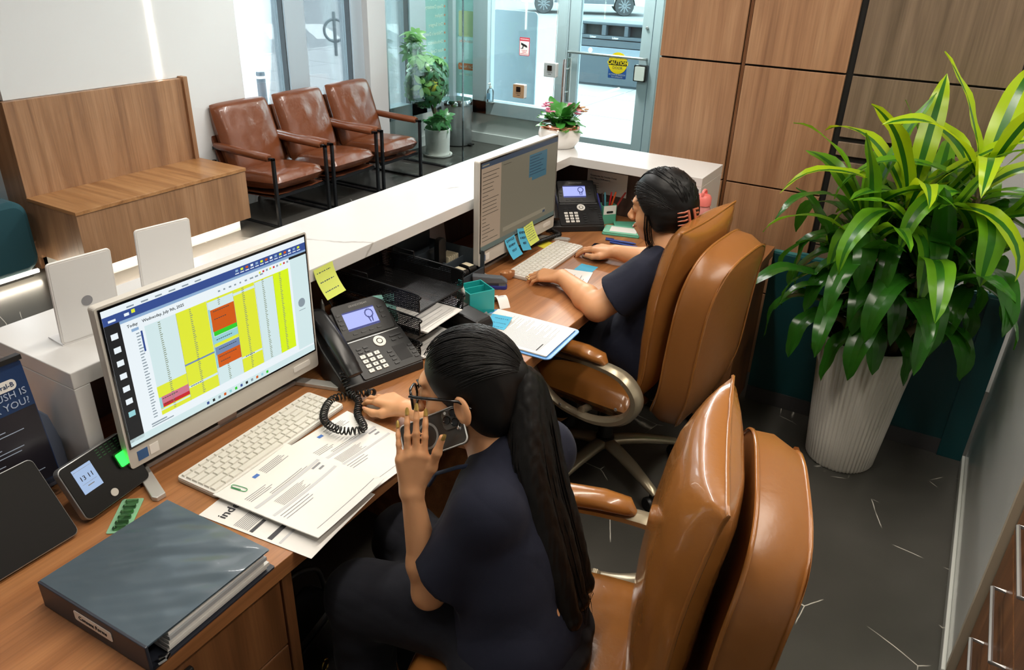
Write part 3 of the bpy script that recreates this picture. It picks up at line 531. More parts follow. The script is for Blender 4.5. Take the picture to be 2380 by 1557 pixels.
# keyboards
KEYS = []
def _row(y, d, spans):
    x = 0
    for w in spans:
        if w > 0: KEYS.append((x, y, w, d))
        x += abs(w)
_row(5.1, .65, [1]*13+[-.25]+[1]*4+[-.0]+[1]); _row(4, 1, [1]*13+[2, -.25]+[1]*3); _row(3, 1, [1.5]+[1]*12+[1.5, -.25]+[1]*3); _row(2, 1, [1.8]+[1]*11+[2.2, -.25]+[1]*3); _row(1, 1, [2.3]+[1]*10+[1.7, -.25, -.0]+[1]*4); _row(0, 1, [1.3, 1, 1.2, 5.5, 1.2, 1, 1, 1, 1, -.05, -.0]+[1]*4)
_km = {}
def keyboard(loc, rz, label):
    k = thing('keyboard', label, 'keyboard', loc, rz, 'white keyboards'); w, d = .43, .122
    MB().rbox(-w/2, w/2, -d/2, d/2, .001, .010, .008).build('base', M_GPLAST, k, bevel=.0015); MB().rbox(-w/2+.001, w/2-.001, -d/2+.001, d/2-.001, .010, .0135, .008).build('deck', M_WPLAST, k)
    for dx in (-.18, .18): MB().box(dx-.012, dx+.012, -.05, -.045, 0, .001).box(dx-.012, dx+.012, .045, .05, 0, .001).build('foot', M_BLACK, k)
    u = (w-.012)/18.3
    for x, y, kw, kd in KEYS:
        key = (kw, kd)
        if key not in _km:
            a, b, h = kw*u/2-.0011, kd*.0185/2-.0011, .0045; t = .0012
            mb = MB().add([(-a, -b, 0), (a, -b, 0), (a, b, 0), (-a, b, 0), (-a+t, -b+t, h), (a-t, -b+t, h), (a-t, b-t, h), (-a+t, b-t, h)], [(4, 5, 6, 7), (0, 1, 5, 4), (1, 2, 6, 5), (2, 3, 7, 6), (3, 0, 4, 7)])
            me = bpy.data.meshes.new('key'); me.from_pydata(mb.v, [], mb.f); me.materials.append(mat('keycap_white', 'dedbd3', .5)); _km[key] = me
        link('key', _km[key], k, loc=(-w/2+.006+(x+kw/2)*u, -d/2+.006+(y+kd/2)*.0188, .0135))
    return k
keyboard((1.043, 1.267, DZ), R(2), 'white keyboard below the calendar screen'); keyboard((2.495, 1.275, DZ), R(1), 'white keyboard below the dim taupe screen')
def mouse(loc, rz, label):
    m = thing('computer_mouse', label, 'mouse', loc, rz, 'white computer mice')
    def f(u, v):
        a = 2*math.pi*u; r = math.sin(math.pi/2*v)**.7; c, s = math.cos(a), math.sin(a)
        x = .029*r*math.copysign(abs(c)**.85, c); y = .053*r*math.copysign(abs(s)**.85, s); return (x, y, .004+.03*max(0, 1-r**2.4)**.6*(1-.25*y/.053))
    MB().grid(f, 28, 10, flip=True).build('shell', M_WPLAST, m, smooth=180); MB().lathe([(.024, 0), (.026, .005)], 24, M=Matrix.Diagonal((1, 1.85, 1, 1))).build('base', M_GPLAST, m)
    MB().tube([(0, .030, .020), (0, .034, .026), (0, .037, .022)], .004, 8).build('wheel', M_BLACK, m); return m
mouse((1.312, 1.125, DZ), R(12), 'white mouse under the hand of the woman on the phone'); mouse((2.648, 1.135, DZ), R(15), 'white mouse under the hand of the woman at the dim screen')
# ---------------------------------------------------------------- desk phones
S_PH = em('phone_screen', 'a9b2f2', .95); S_PHD = em('phone_screen_print', '4a55a8', .5); M_KEYW = mat('phone_key_white', 'e6e4de', .5); M_PH = mat('phone_black', '1b1c1d', .42); M_PHK = mat('phone_key_black', '2b2c2e', .4)
def desk_phone(loc, rz, label):
    p = thing('desk_phone', label, 'phone', loc, rz, 'black desk phones')
    A = R(28); MF = Matrix.Translation((0, 0, .028)) @ Matrix.Rotation(A, 4, 'X')     # keypad face: y runs up the slope
    MB().prism([(0, .0), (0, .026), (.125, .094), (.185, .158), (.192, .15), (.16, .06), (.13, 0)], -.155, .1, axis=0).build('body', M_PH, p, bevel=.004)
    face = lambda x, y, z=.0: MF @ Vector((x, y, z))
    MB().rbox(-.095, .098, .002, .135, -.003, .003, .006, M=MF).build('key_panel', M_PH, p)
    MU = Matrix.Translation((0, .123, .094)) @ Matrix.Rotation(R(47), 4, 'X')
    MB().rbox(-.082, .086, -.004, .105, -.004, .006, .008, M=MU).build('screen_panel', M_PH, p, bevel=.002)
    MB().box(-.058, .044, .022, .078, .006, .0066, M=MU).build('screen', S_PH, p)
    lg = MB().box(-.058, .044, .022, .028, .0066, .0069, M=MU).box(-.058, .044, .074, .078, .0066, .0069, M=MU)
    for k in range(16):
        t = k*math.pi/8; lg.box(.022+.012*math.cos(t)-.002, .022+.012*math.cos(t)+.002, .058+.012*math.sin(t)-.002, .058+.012*math.sin(t)+.002, .0066, .0069, M=MU)
    lg.prism([(.014, .05), (.018, .05), (.02, .032), (.017, .032)], .0066, .0069, M=MU).prism([(.026, .05), (.03, .05), (.027, .032), (.024, .032)], .0066, .0069, M=MU).build('screen_print', S_PHD, p)
    text('GRANDSTREAM', .0085, mat('logo_grey', '9a9a98', .5), p, MU @ Matrix.Translation((0, .092, .0062)))
    MB().box(-.08, .09, .128, .1302, .0032, .0042, M=MF).build('silver_line', M_STEEL, p)
    MB().lathe([(.0185, .003), (.0185, .0055), (.010, .0055), (.010, .003)], 28, M=MF @ Matrix.Translation((.012, .105, 0)), cap=False).build('ring_key', M_KEYW, p); MB().lathe([(.007, .003), (.007, .006)], 20, M=MF @ Matrix.Translation((.012, .105, 0))).build('centre_key', M_KEYW, p)
    for i in range(3):
        for j in range(4):
            kx, ky = -.062+i*.0225, .022+j*.0165
            MB().rbox(kx-.0078, kx+.0078, ky-.0055, ky+.0055, .003, .0058, .0015, M=MF, n=2).build('number_key', M_KEYW, p)
            text('123456789*0#'[i+3*(3-j)], .007, M_INK, p, MF @ Matrix.Translation((kx, ky, .0059)))
    for x, y in [(-.06, .1), (-.038, .1), (-.06, .088), (-.038, .088), (.055, .095), (.078, .095)]+[(.02, .02+.014*k) for k in range(4)]+[(.088, .02+.014*k) for k in range(4)]: MB().rbox(x-.007, x+.007, y-.0035, y+.0035, .003, .0052, .001, M=MF, n=2).build('side_key', M_PHK, p)
    for k in range(4): MB().box(-.076, -.064, .03+k*.014, .036+k*.014, .006, .008, M=MU).build('soft_key', M_PHK, p)
    for k in range(3): MB().box(.056, .068, .034+k*.016, .041+k*.016, .006, .008, M=MU).build('soft_key', M_PHK, p)
    for k in range(4): MB().box(-.05+k*.026, -.036+k*.026, .008, .012, .006, .008, M=MU).build('soft_key', M_PHK, p)
    MB().box(.035, .075, .022, .075, .003, .0036, M=MF).build('speed_dial_card', mat('dial_card', '131416', .6), p); MB().rbox(.048, .086, .106, .112, .003, .0055, .002, M=MF, n=2).build('send_key', M_PHK, p)
    hs = MB(); H = lambda y, z: (-.126, y, z)
    hs.tube(spline([H(-.005, .058), H(.012, .072), H(.05, .10), (-.126, .10, .131), H(.15, .155), H(.185, .168), H(.20, .162)], 5), [.012]+[.024]*5+[.0255]*20+[.024]*4+[.012], 14, flat=.62).build('handset', mat('handset_black', '17181a', .3), p, smooth=60)
    return p
ph1 = desk_phone((1.452, 1.198, DZ), R(-18), 'black desk phone with a lit blue screen beside the calendar computer')
ph2 = desk_phone((2.90, 1.315, DZ), R(-50), 'black desk phone with a lit blue screen in the corner under the counter')
def coil(name, label, pts, r=.008, turns=60, wire=.0022):
    P = spline(pts, 40); n = turns*10; out = []
    L = [0]
    for i in range(1, len(P)): L.append(L[-1]+(P[i]-P[i-1]).length)
    for k in range(n+1):
        s = L[-1]*k/n; i = max(1, min(len(P)-1, next((j for j, l in enumerate(L) if l >= s), len(P)-1))); f = (s-L[i-1])/max(1e-9, L[i]-L[i-1]); c = P[i-1].lerp(P[i], f)
        t = (P[i]-P[i-1]).normalized(); u = t.cross(Vector((0, 0, 1))); u = u.normalized() if u.length > .1 else Vector((1, 0, 0)); w = t.cross(u); a = 2*math.pi*k/10; out.append(c+u*(r*math.cos(a))+w*(r*math.sin(a)))
    o = MB().tube(out, wire, 5).build(name, M_BLACK, None, smooth=60); tag(o, label, 'cord'); return o
coil('coiled_cord', 'curled black handset cord looping over the papers and keyboard', [(1.325, 1.27, .80), (1.31, 1.24, .757), (1.29, 1.19, .756), (1.24, 1.15, .756), (1.19, 1.09, .761), (1.15, 1.13, .765), (1.17, 1.20, .764), (1.26, 1.25, .757), (1.33, 1.20, .756), (1.32, 1.165, .775)], .0088, 62)
coil('coiled_cord', 'curled dark cord behind the keyboard under the dim screen', [(2.80, 1.41, .757), (2.77, 1.36, .756), (2.72, 1.37, .756), (2.64, 1.385, .756), (2.58, 1.40, .756)], .0085, 40)
# ---------------------------------------------------------------- papers
def paper(name, label, cat, loc, rz, w, h, rows=(), m=None, curl=0.0, n=1, extra=None, group=None):
    """sheet(s) of paper with printed rows (x0, x1, y0, y1) given as fractions"""
    p = thing(name, label, cat, loc, rz, group); m = m or M_PAPER
    zf = lambda u, v: .0012*n + curl*(abs(2*u-1)**3*.5 + (1-v)**3) + .0006*math.sin(5*u+3*v)
    for k in range(n): MB().sheet(lambda u, v: ((u-.5)*w+.0011*math.sin(7*k), (v-.5)*h+.0013*math.cos(5*k), zf(u, v)-.0011*(n-1-k)), 10, 12, .0008).build('sheet', m, p, smooth=60)
    pr = {}
    for x0, x1, y0, y1, *c in rows:
        pr.setdefault(c[0] if c else M_GREYINK, MB()).grid(lambda u, v: ((x0+(x1-x0)*u-.5)*w, (y0+(y1-y0)*v-.5)*h, zf(x0+(x1-x0)*u, y0+(y1-y0)*v)+.0005), max(2, int(10*(x1-x0))), max(1, int(8*(y1-y0))))
    for mm, b in pr.items(): tag(b.build('print', mm, p), kind='stuff')
    if extra: extra(p, zf)
    return p
rg = random.Random(9)
def lines(y0, y1, n, x0=.1, x1=.9, t=.006, m=None, rag=.25):
    out = []
    for k in range(n):
        y = y1-(y1-y0)*k/max(1, n-1); a = (x0, x1-rg.uniform(0, rag)*(x1-x0), y-t/2, y+t/2); out.append(a+((m,) if m else ()))
    return out
M_BAND = mat('print_band', 'c9cacd', .8); M_LOGO = mat('print_blue', '4d78c4', .8)
inv = [(.05, .95, .60, .63, M_BAND), (.05, .95, .43, .455, M_BAND), (.40, .47, .88, .915, M_LOGO)] + lines(.86, .93, 5, .52, .85, .006) + lines(.70, .76, 4, .10, .42) + lines(.47, .56, 7, .22, .62, .005) + lines(.34, .40, 3, .08, .5) + [(.80, .92, .57, .59), (.83, .9, .52, .54), (.1, .96, .075, .079)] + lines(.64, .66, 2, .30, .9)
M_NEWS = mat('print_dark', '4a4a4e', .8)
def idx(p, zf): text('index', .030, M_INK, p, Matrix.Translation((-.100, .098, .0025)) @ Matrix.Rotation(R(2), 4, 'Z'), align='LEFT')
paper('paper_sheet', 'flyer headed index lying lowest in the paper pile beside the binder', 'paper', (.902, 1.052, DZ), R(6), .225, .292, [(.03, .22, .53, .56, M_NEWS), (.03, .30, .36, .40, M_NEWS), (.03, .9, .28, .30, M_BAND)] + lines(.58, .70, 9, .03, .35), extra=idx)
paper('paper_sheet', 'printed invoice on the right side of the paper pile by the calling hand', 'paper', (1.135, 1.062, DZ+.001), R(-3), .215, .278, inv, n=2)
paper('paper_sheet', 'top invoice of the paper pile with a green paper clip', 'paper', (.946, 1.062, DZ+.008), R(3), .223, .292, inv, n=2, curl=.006)
pc = thing('paper_clip', 'green paper clip on the top invoice', 'paper clip', (.868, 1.178, DZ+.0125), R(-80))
MB().tube(spline([(-.012, -.001, .0), (.020, -.001, 0), (.026, .004, 0), (.020, .010, 0), (-.010, .010, 0), (-.015, .006, 0), (-.010, .002, 0), (.012, .002, 0)], 5), .0008, 6).build('wire', mat('clip_green', '2f9a58', .35, .4), pc)
MB().box(.0, .004, .002, .003, -.0012, -.0009).build('grip', mat('clip_green'), pc)
def clipb(p, zf):
    MB().rbox(-.118, .118, -.158, .158, -.0045, -.0008, .02).build('board', mat('clipboard_blue', '5b93cf', .35, bump=(60, .4, .003)), p, bevel=.001)
    MB().box(-.06, .06, .135, .155, .002, .006).build('clip_plate', M_STEEL, p, bevel=.002); MB().tube([(-.055, .157, .008), (.055, .157, .008)], .004, 8).build('clip_spring', M_STEEL, p)
paper('clipboard', 'blue clipboard with a filled-in form over the desk edge', 'clipboard', (1.897, 1.047, DZ+.0047), R(2), .216, .285, [(.5, .62, .905, .925, mat('print_brown', '77685a', .8))] + lines(.12, .85, 46, .06, .94, .0035, rag=.5) + [(.08, .3, .14, .15, M_INK), (.06, .35, .86, .87, M_INK)], n=3, extra=clipb)
M_STB = mat('sticky_blue', '4fb0d6', .8); M_STY = mat('sticky_lime', 'cfdd6a', .8); M_STG = mat('sticky_aqua', '8fcbc4', .8); M_PEN = mat('pen_ink', '2c4258', .7)
def sticky(label, M, m, w=.076, h=.076, curl=.012, ln=(), hand=None):
    """square note hanging or lying: local y up the note, z off the paper"""
    s = thing('sticky_note', label, 'sticky note'); s.matrix_world = M
    f = lambda u, v: ((u-.5)*w, (v-.5)*h, .0006+curl*(1-v)**2)
    MB().grid(f, 8, 8).grid(lambda u, v: tuple(Vector(f(u, v))-Vector((0, 0, .0004))), 8, 8, flip=True).build('sheet', m, s, smooth=60)
    b = MB()
    for k in range(hand or 0):
        y = .82-k*.62/max(1, (hand-1) or 1); x = .12
        while x < .8:
            L = rg.uniform(.03, .09); b.grid(lambda u, v: tuple(Vector(f(x+L*u, y+.03*v))+Vector((0, 0, .0004))), 1, 1); x += L+rg.uniform(.02, .06)
    if hand: b.build('handwriting', M_PEN, s)
    for i, (t, sz) in enumerate(ln): text(t, sz, M_PEN, s, Matrix.Translation((0, h*(.3-.24*i), .0012+curl*(.5-.3+.24*i)**2*1.1)))
    return s
T = Matrix.Translation
sticky('pair of blue sticky notes folded over the form on the clipboard', T((1.905, 1.135, DZ+.0085)) @ Matrix.Rotation(R(100), 4, 'Z') @ Matrix.Rotation(R(0), 4, 'X'), M_STB, .07, .075, .012, hand=3)
sticky('lime sticky note hanging from the counter edge above the trays', face_M((1.455, 1.432, .985), (1, 0, .05), (0, .12, 1)), M_STY, .076, .085, .03, hand=3)
sticky('blue sticky note lying on the desk near the far mouse', T((2.522, 1.115, DZ)) @ Matrix.Rotation(R(2), 4, 'Z'), M_STB, .074, .07, .0)
sticky('left one of two blue notes stuck to the chin of the dim screen', face_M((2.405, 1.383, .808), (1, -.03, .05), (0, .25, 1)), M_STB, .07, .085, .022, [('GOOGLE', .013), ('REVIEW', .013), ('TEXT', .013)])
sticky('blue note reading review twisted on the chin of the dim screen', face_M((2.482, 1.380, .815), (1, .0, -.22), (.25, .22, 1)), M_STB, .07, .085, .022, [('REVIEW', .014), ('& NEXT', .013), ('VISIT', .013)])
sticky('lime handwritten note on the chin of the dim screen', face_M((2.545, 1.382, .823), (1, -.02, .08), (-.05, .2, 1)), M_STY, .07, .085, .018, hand=7)
sticky('yellow note flat on the desk under the dim screen', T((2.66, 1.36, DZ)) @ Matrix.Rotation(R(-20), 4, 'Z'), mat('sticky_yellow', 'e0d23c', .8), .075, .075, .002)
paper('paper_sheet', 'white note sheet beside the typing forearm at the far desk', 'paper', (2.40, 1.105, DZ), R(14), .17, .11, lines(.2, .8, 6, .1, .8, .02, rag=.5), curl=.001)
# binder
bi = thing('ring_binder', 'thick blue-grey ring binder lying on the near corner of the desk', 'binder', (.605, 1.078, DZ), R(1.5))
M_VIN = mat('binder_vinyl', '4a5862', .3, coat=.25); M_VIND = mat('binder_vinyl_dark', '2b2f3a', .4)
def cov(u, v):
    x, y = (u-.5)*.27, (v-.5)*.285
    a = mnoise.noise(Vector(((u-v)*1.6, (u+v)*8.5, 3.1))); b = mnoise.noise(Vector((u*6, v*6, 7)))
    e = min(u, 1-u, v, 1-v); return (x, y, .058-.006*u+(.0035*a+.001*b)*min(1, e*12))
MB().grid(cov, 60, 60).grid(lambda u, v: tuple(Vector(cov(u, v))-Vector((0, 0, .003))), 4, 4, flip=True).build('front_cover', M_VIN, bi, smooth=180)
MB().rbox(-.135, .142, -.143, .143, 0, .004, .003).build('rear_cover', M_VIND, bi); MB().rbox(-.140, -.134, -.143, .143, 0, .058, .002, axis=1).build('spine', M_VIND, bi, bevel=.002)
for k in range(5): MB().box(-.10+.002*k, .128-.004*(k % 3)+.008*(k == 1), -.136-.004*(k % 2)-.003*(k == 2), .14, .006+.008*k, .0135+.008*k).build('page_block', M_PAPER if k != 3 else mat('sleeve_grey', 'b9bcc0', .3), bi)
for y in (-.10, 0, .10): MB().tube([(-.118+.016*math.cos(t*math.pi/8), y, .03+.02*math.sin(t*math.pi/8)) for t in range(16)], .0018, 6, closed=True).build('ring', M_CHROME, bi)
MB().tube([(-.118, -.138, .012), (-.108, -.150, .016), (-.118, -.156, .02), (-.128, -.150, .016)], .004, 6).build('ring_lever', M_CHROME, bi)
lb_ = MB().rbox(-.1412, -.1403, -.055, .045, .022, .044, .004, axis=0).build('label', M_PAPER, bi); text('Consent Forms', .012, M_INK, lb_, face_M((-.1416, -.005, .033), (0, -1, 0), (0, 0, 1)))
# time clock
tc = thing('time_clock', 'black time clock terminal showing 13 11 with a glowing green fingerprint reader', 'time clock', (.715, 1.356, DZ+.010), R(8), rx=R(-28))
MB().rbox(-.083, .083, 0, .02, .002, .125, .012, axis=1).build('housing', M_STEEL, tc, bevel=.002); MB().rbox(-.081, .081, -.003, .001, .004, .123, .011, axis=1).build('front', mat('clock_black', '0b0c0d', .35), tc)
MB().box(-.060, -.015, -.0042, -.003, .052, .108).build('screen', em('clock_screen', 'a9c2e6', .8), tc)
FC = lambda x, z: face_M((x, -.0046, z), (1, 0, 0), (0, 0, 1))
text('13 11', .0145, M_INK, tc, FC(-.0375, .083)); MB().box(-.055, -.02, -.0046, -.0043, .071, .0715).box(-.045, -.03, -.0046, -.0043, .064, .066).box(-.06, -.015, -.0046, -.0043, .102, .1025).build('screen_print', M_GREYINK, tc)
MB().rbox(.030, .072, -.010, -.003, .055, .092, .006, axis=1).build('finger_reader', mat('reader_housing', '0f3d16', .2), tc); MB().rbox(.033, .069, -.012, -.010, .058, .088, .003, axis=1).build('green_lens', mat('reader_glow', '22e83a', .2, emit=3.2), tc)
MB().lathe([(.0085, 0), (.0085, .002)], 20, M=Matrix.Translation((-.006, -.003, .022)) @ Matrix.Rotation(R(90), 4, 'X')).build('round_button', M_GPLAST, tc)
for i in range(6):
    for j in range(4): MB().box(.005+i*.012, .012+i*.012, -.0036, -.003, .100+j*.006, .1012+j*.006).build('touch_key', mat('touch_green', '2e6b3c', .5), tc)
MB().box(-.04, .04, .02, .05, .0, .004).box(-.03, .03, .02, .028, .0, .09).build('stand', M_BLACK, tc)
tb = thing('tablet', 'black tablet leaning at the left edge behind the binder', 'tablet', (.50, 1.335, DZ+.007), R(0), rx=R(-38))
MB().rbox(-.125, .108, 0, .010, .001, .18, .012, axis=1).build('housing', M_STEEL, tb, bevel=.002); MB().rbox(-.123, .106, -.002, .0005, .003, .178, .011, axis=1).build('glass_front', mat('tablet_black', '0d0c0b', .6, spec=.25), tb)
MB().box(-.05, .05, .01, .014, .002, .1).build('easel', M_BLACK, tb)
cp = thing('plastic_blister', 'small green-tinted clear plastic blister beside the time clock', 'package', (.692, 1.312, DZ+.001), R(38))
MB().rbox(-.055, .055, -.022, .022, 0, .0015, .004).build('card', mat('clear_green', '9fd8b0', .15, alpha=.6), cp)
for k in range(6): MB().rbox(-.048+k*.017, -.037+k*.017, -.014, .012, .0015, .006, .003).build('blister_cell', glassy('blister', 'd7e8d2', 2, .1), cp)
# leaflet display at the left end of the counter
dp = thing('leaflet_display', 'blue-grey cardboard leaflet display at the left end of the counter', 'display', (.50, 1.56, DZ))
M_CB = mat('display_blue_grey', '6f7a90', .6)
MB().prism([(-.30, 0), (.215, 0), (.215, .03), (.213, .10), (.20, .17), (.16, .225), (.12, .24), (-.30, .24)], -.03, .03, axis=1).build('box', M_CB, dp, bevel=.003)
DM = face_M((.075, -.055, .15), (1, 0, .0), (0, .12, 1))
MB().rbox(-.15, .10, -.10, .17, -.004, 0, .004, M=DM).build('leaflet', mat('leaflet_navy', '1d3a66', .3), dp); MB().box(-.15, .098, -.098, .07, 0, .0012, M=DM).build('leaflet_photo', mat('leaflet_dark_photo', '26242c', .3, bump=(8, .2, .01)), dp)
MB().box(-.155, .102, .172, .182, -.012, .006, M=DM).build('top_clip', M_BLACK, dp); MB().box(-.15, .10, -.108, -.1, -.01, .008, M=DM).build('pocket', glassy('pocket', 'cfd4de', 2, .2), dp)
for i, s in enumerate(['WHICH', 'POWERBRUSH IS', 'RIGHT FOR YOU?']): text(s, .021, mat('leaflet_letters', 'aebdd6', .6), dp, DM @ T((.092 if i else .02, .128-i*.022, .001)), align='RIGHT')
MB().rbox(.030, .078, .117, .139, .0005, .0015, .009, M=DM).build('brand_badge', M_PAPER, dp); text('Oral-B', .014, mat('leaflet_navy'), dp, DM @ T((.054, .128, .002)))
b = MB()
for k in range(17): y = .055-k*.0085; x = -.1+rg.uniform(0, .03); b.box(x, x+rg.uniform(.06, .15), y, y+.0016, .0013, .002, M=DM)
b.build('leaflet_text', mat('leaflet_letters'), dp); MB().lathe([(.014, .0), (.014, .001), (.010, .001), (.010, 0)], 20, M=face_M((.055, -.031, .045), (1, 0, 0), (0, 0, 1)), cap=False).build('round_mark', M_PAPER, dp); text('.', .04, M_PAPER, dp, face_M((.078, -.031, .045), (1, 0, 0), (0, 0, 1)))
# acrylic sign holders on the counter
M_ACR = mat('frosted_acrylic', 'e0e0e0', .35); M_ACRF = mat('sign_insert', 'dcdad8', .6)
def acrylic(label, loc, rz, w, h, lean, dot):
    a = thing('sign_holder', label, 'sign holder', loc, rz)
    Mx = Matrix.Rotation(R(lean), 4, 'X')
    MB().rbox(-w/2, w/2, -.003, .003, .002, h, .008, axis=1, M=Mx).build('panel', M_ACRF, a, bevel=.001); MB().box(-w/2, w/2, -.004, .06, 0, .003).build('foot', M_ACR, a)
    MB().rbox(-w/2+.004, w/2-.004, -.0036, -.003, .006, h-.004, .006, axis=1, M=Mx).build('cover_sheet', M_ACR, a)
    if dot: MB().lathe([(.012, 0), (.012, .0006)], 24, M=Mx @ Matrix.Translation((.0, -.0036, .09)) @ Matrix.Rotation(R(90), 4, 'X')).build('grey_dot', M_GREYINK, a)
acrylic('frosted sign holder with a grey dot, nearest the leaflet display', (.85, 1.56, 1.03), R(-6), .135, .195, 6, True); acrylic('frosted sign holder behind the top of the calendar screen', (1.10, 1.62, 1.03), R(-8), .14, .185, 6, False)
# letter trays
lt = thing('letter_trays', 'three-tier black mesh letter trays under the counter edge', 'letter tray', (1.698, 1.375, DZ), R(0))
M_MESH = mat('black_wire', '17181a', .45, .5)
def mesh_panel(mb, o, a, b, na, nb, r=.0009):
    o, a, b = Vector(o), Vector(a), Vector(b); n = a.cross(b).normalized()*r
    for k in range(na+1):
        p = o+a*k/na; t = a.normalized()*r; q = p+b; mb.add([p-t, p+t, q+t, q-t, p-t+n, p+t+n, q+t+n, q-t+n], [(0, 1, 2, 3), (7, 6, 5, 4)])
    for k in range(nb+1):
        p = o+b*k/nb; t = b.normalized()*r; q = p+a; mb.add([p-t, p+t, q+t, q-t, p-t+n, p+t+n, q+t+n, q-t+n], [(0, 1, 2, 3), (7, 6, 5, 4)])
for z in (.004, .078, .152):
    fl = MB(); mesh_panel(fl, (-.112, -.165, z), (.224, 0, 0), (0, .33, 0), 44, 64); tag(fl.build('tray_floor', M_MESH, lt), kind='stuff')
    for s in (-1, 1):
        sd = MB(); mesh_panel(sd, (s*.112, -.165, z), (0, .33, 0), (0, 0, .052), 60, 9, .0012); tag(sd.build('tray_side', M_MESH, lt), kind='stuff')
        MB().tube(spline([(s*.112, .165, z), (s*.112, .165, z+.055), (s*.112, -.145, z+.055), (s*.112, -.165, z+.035), (s*.112, -.165, z)], 5), .0028, 6).build('tray_rim', M_MESH, lt)
        MB().tube([(s*.112, .155, z+.03), (s*.112, .155, z+.076), (s*.112, .02, z+.076), (s*.112, .02, z+.05)], .002, 6).build('riser', M_MESH, lt)
    bd = MB(); mesh_panel(bd, (-.112, .165, z), (.224, 0, 0), (0, 0, .05), 40, 9, .0012); tag(bd.build('tray_back', M_MESH, lt), kind='stuff')
    MB().tube([(-.112, -.165, z), (.112, -.165, z)], .0025, 6).build('front_rim', M_MESH, lt)
form = lines(.05, .95, 16, .05, .95, .004, rag=.2) + [(.05, .95, .3, .315, M_INK), (.05, .95, .6, .612, M_INK)]
for i, (x, y, z, r) in enumerate([(1.690, 1.345, .822, 2), (1.683, 1.335, .748, -3)]): paper('paper_sheet', ['stack of forms in the middle tier of the letter trays', 'stack of forms in the lowest tier of the letter trays'][i], 'paper', (x, y, z), R(r), .19, .30, form, n=4)
sticky('pale aqua sticky note curling out of the letter trays', face_M((1.582, 1.335, .875), (.8, -.6, .0), (.1, .25, 1)), M_STG, .07, .08, .02, hand=3)
pn = thing('pen', 'grey pen leaning beside the calendar computer and desk phone', 'pen', (1.435, 1.43, DZ), R(30), rx=R(0))
MB().tube([(0, 0, .02), (.03, .01, .085), (.06, .02, .15)], [.005, .006, .0065], 10).tube([(.06, .02, .15), (.066, .022, .163)], [.0065, .002], 10).build('barrel', mat('pen_grey', '74746f', .3, .3), pn, smooth=40); MB().tube([(0, 0, .02), (-.01, -.003, .0)], [.005, .001], 8).build('tip', M_STEEL, pn)
pcp = thing('pen_pot', 'dark wire pen pot behind the near desk phone', 'pen pot', (1.455, 1.47, DZ)); MB().lathe([(.0, .0), (.04, .001), (.042, .09), (.040, .09), (.038, .004), (.0, .004)], 20, cap=False).build('pot', M_MESH, pcp, smooth=40); MB().tube([(.01, 0, .01), (.02, .01, .13)], .004, 8).build('red_pen', mat('pen_red', 'a03040', .4), pcp)
# organizer with small things, leaflets behind
og = thing('desk_organizer', 'charcoal desk organizer between the letter trays and the dim screen', 'organizer', (2.10, 1.50, DZ), R(0))
M_ORG = mat('organizer_charcoal', '343c43', .5)
MB().box(-.11, .11, -.12, .13, 0, .006).build('base', M_ORG, og)
for x0, x1, y0, y1, z in ((-.11, -.105, -.12, .13, .10), (.105, .11, -.12, .13, .11), (-.11, .11, .125, .13, .15), (-.11, .11, -.12, -.115, .05), (-.11, .11, -.03, -.025, .075), (-.11, .11, .05, .055, .11), (0, .005, -.025, .05, .075)): MB().box(x0, x1, y0, y1, .006, z).build('divider', M_ORG, og, bevel=.001)
rm = thing('remote_handset', 'black cordless handset standing in the charcoal organizer', 'handset', (2.10, 1.50, DZ+.007)); MB().rbox(-.022, .022, -.012, .012, 0, .16, .016, axis=1).build('body', M_BLACK, rm, bevel=.004); MB().box(-.012, .012, -.0135, -.012, .03, .034).build('print', M_GREYINK, rm); MB().box(-.012, .012, -.0135, -.012, .045, .048).build('print', M_GREYINK, rm)
for k in range(6): tag(MB().box(2.135+k*.011, 2.138+k*.011, 1.485, 1.535, DZ+.007, DZ+.085).build('business_card', mat('card_cream', 'd8cfb4', .7), None), 'cream card in the row of cards in the charcoal organizer', 'card', 'cream cards in the organizer')
for k, x in enumerate((2.085, 2.135)):
    s = thing('name_stamp', ['left self-inking stamp with a pale label in the organizer', 'right self-inking stamp with a pale label in the organizer'][k], 'stamp', (x+.03, 1.425, DZ+.007), R(-10), 'self-inking stamps'); MB().rbox(-.018, .018, -.03, .03, 0, .055, .012, axis=0, n=5).build('body', M_BLACK, s, bevel=.002); MB().grid(lambda u, v: ((u-.5)*.024, -.02+.04*v, .0557+.0012*math.sin(math.pi*v)), 2, 6).build('label', mat('card_cream'), s); MB().box(-.02, .02, -.032, .032, 0, .004).build('foot', M_BLACK, s)
for i, (x, w, h, t) in enumerate([(2.02, .11, .20, 'leaflet with a small tree mark leaning under the counter'), (2.115, .045, .21, 'narrow blue and white leaflet leaning under the counter'), (2.185, .06, .215, 'narrow pale leaflet leaning under the counter'), (2.285, .12, .235, 'blank white sheet leaning rightmost under the counter')]):
    p = thing('leaflet', t, 'leaflet', (x, 1.638, DZ+.001), R(0), rx=R(-8)); MB().box(-w/2, w/2, 0, .002, 0, h).build('sheet', mat('leaflet_pale_%d' % i, ['cfc3c4', '9fa8b4', 'c2bdba', 'd4c9c9'][i], .7), p)
    if i == 0: MB().ell((.015, -.0015, .15), (.014, .0006, .014)).build('tree_mark', M_INK, p); MB().box(-.04, .04, -.001, 0, .055, .06).build('print', M_GREYINK, p); MB().box(-.04, .02, -.001, 0, .1, .105).build('print', M_GREYINK, p)
    if i == 1: MB().box(-w/2, w/2, -.001, 0, .11, .14).build('blue_band', M_LOGO, p); MB().box(-w/2, w/2, -.001, 0, .0, .1).build('dark_field', mat('print_navy', '39435c', .7), p)
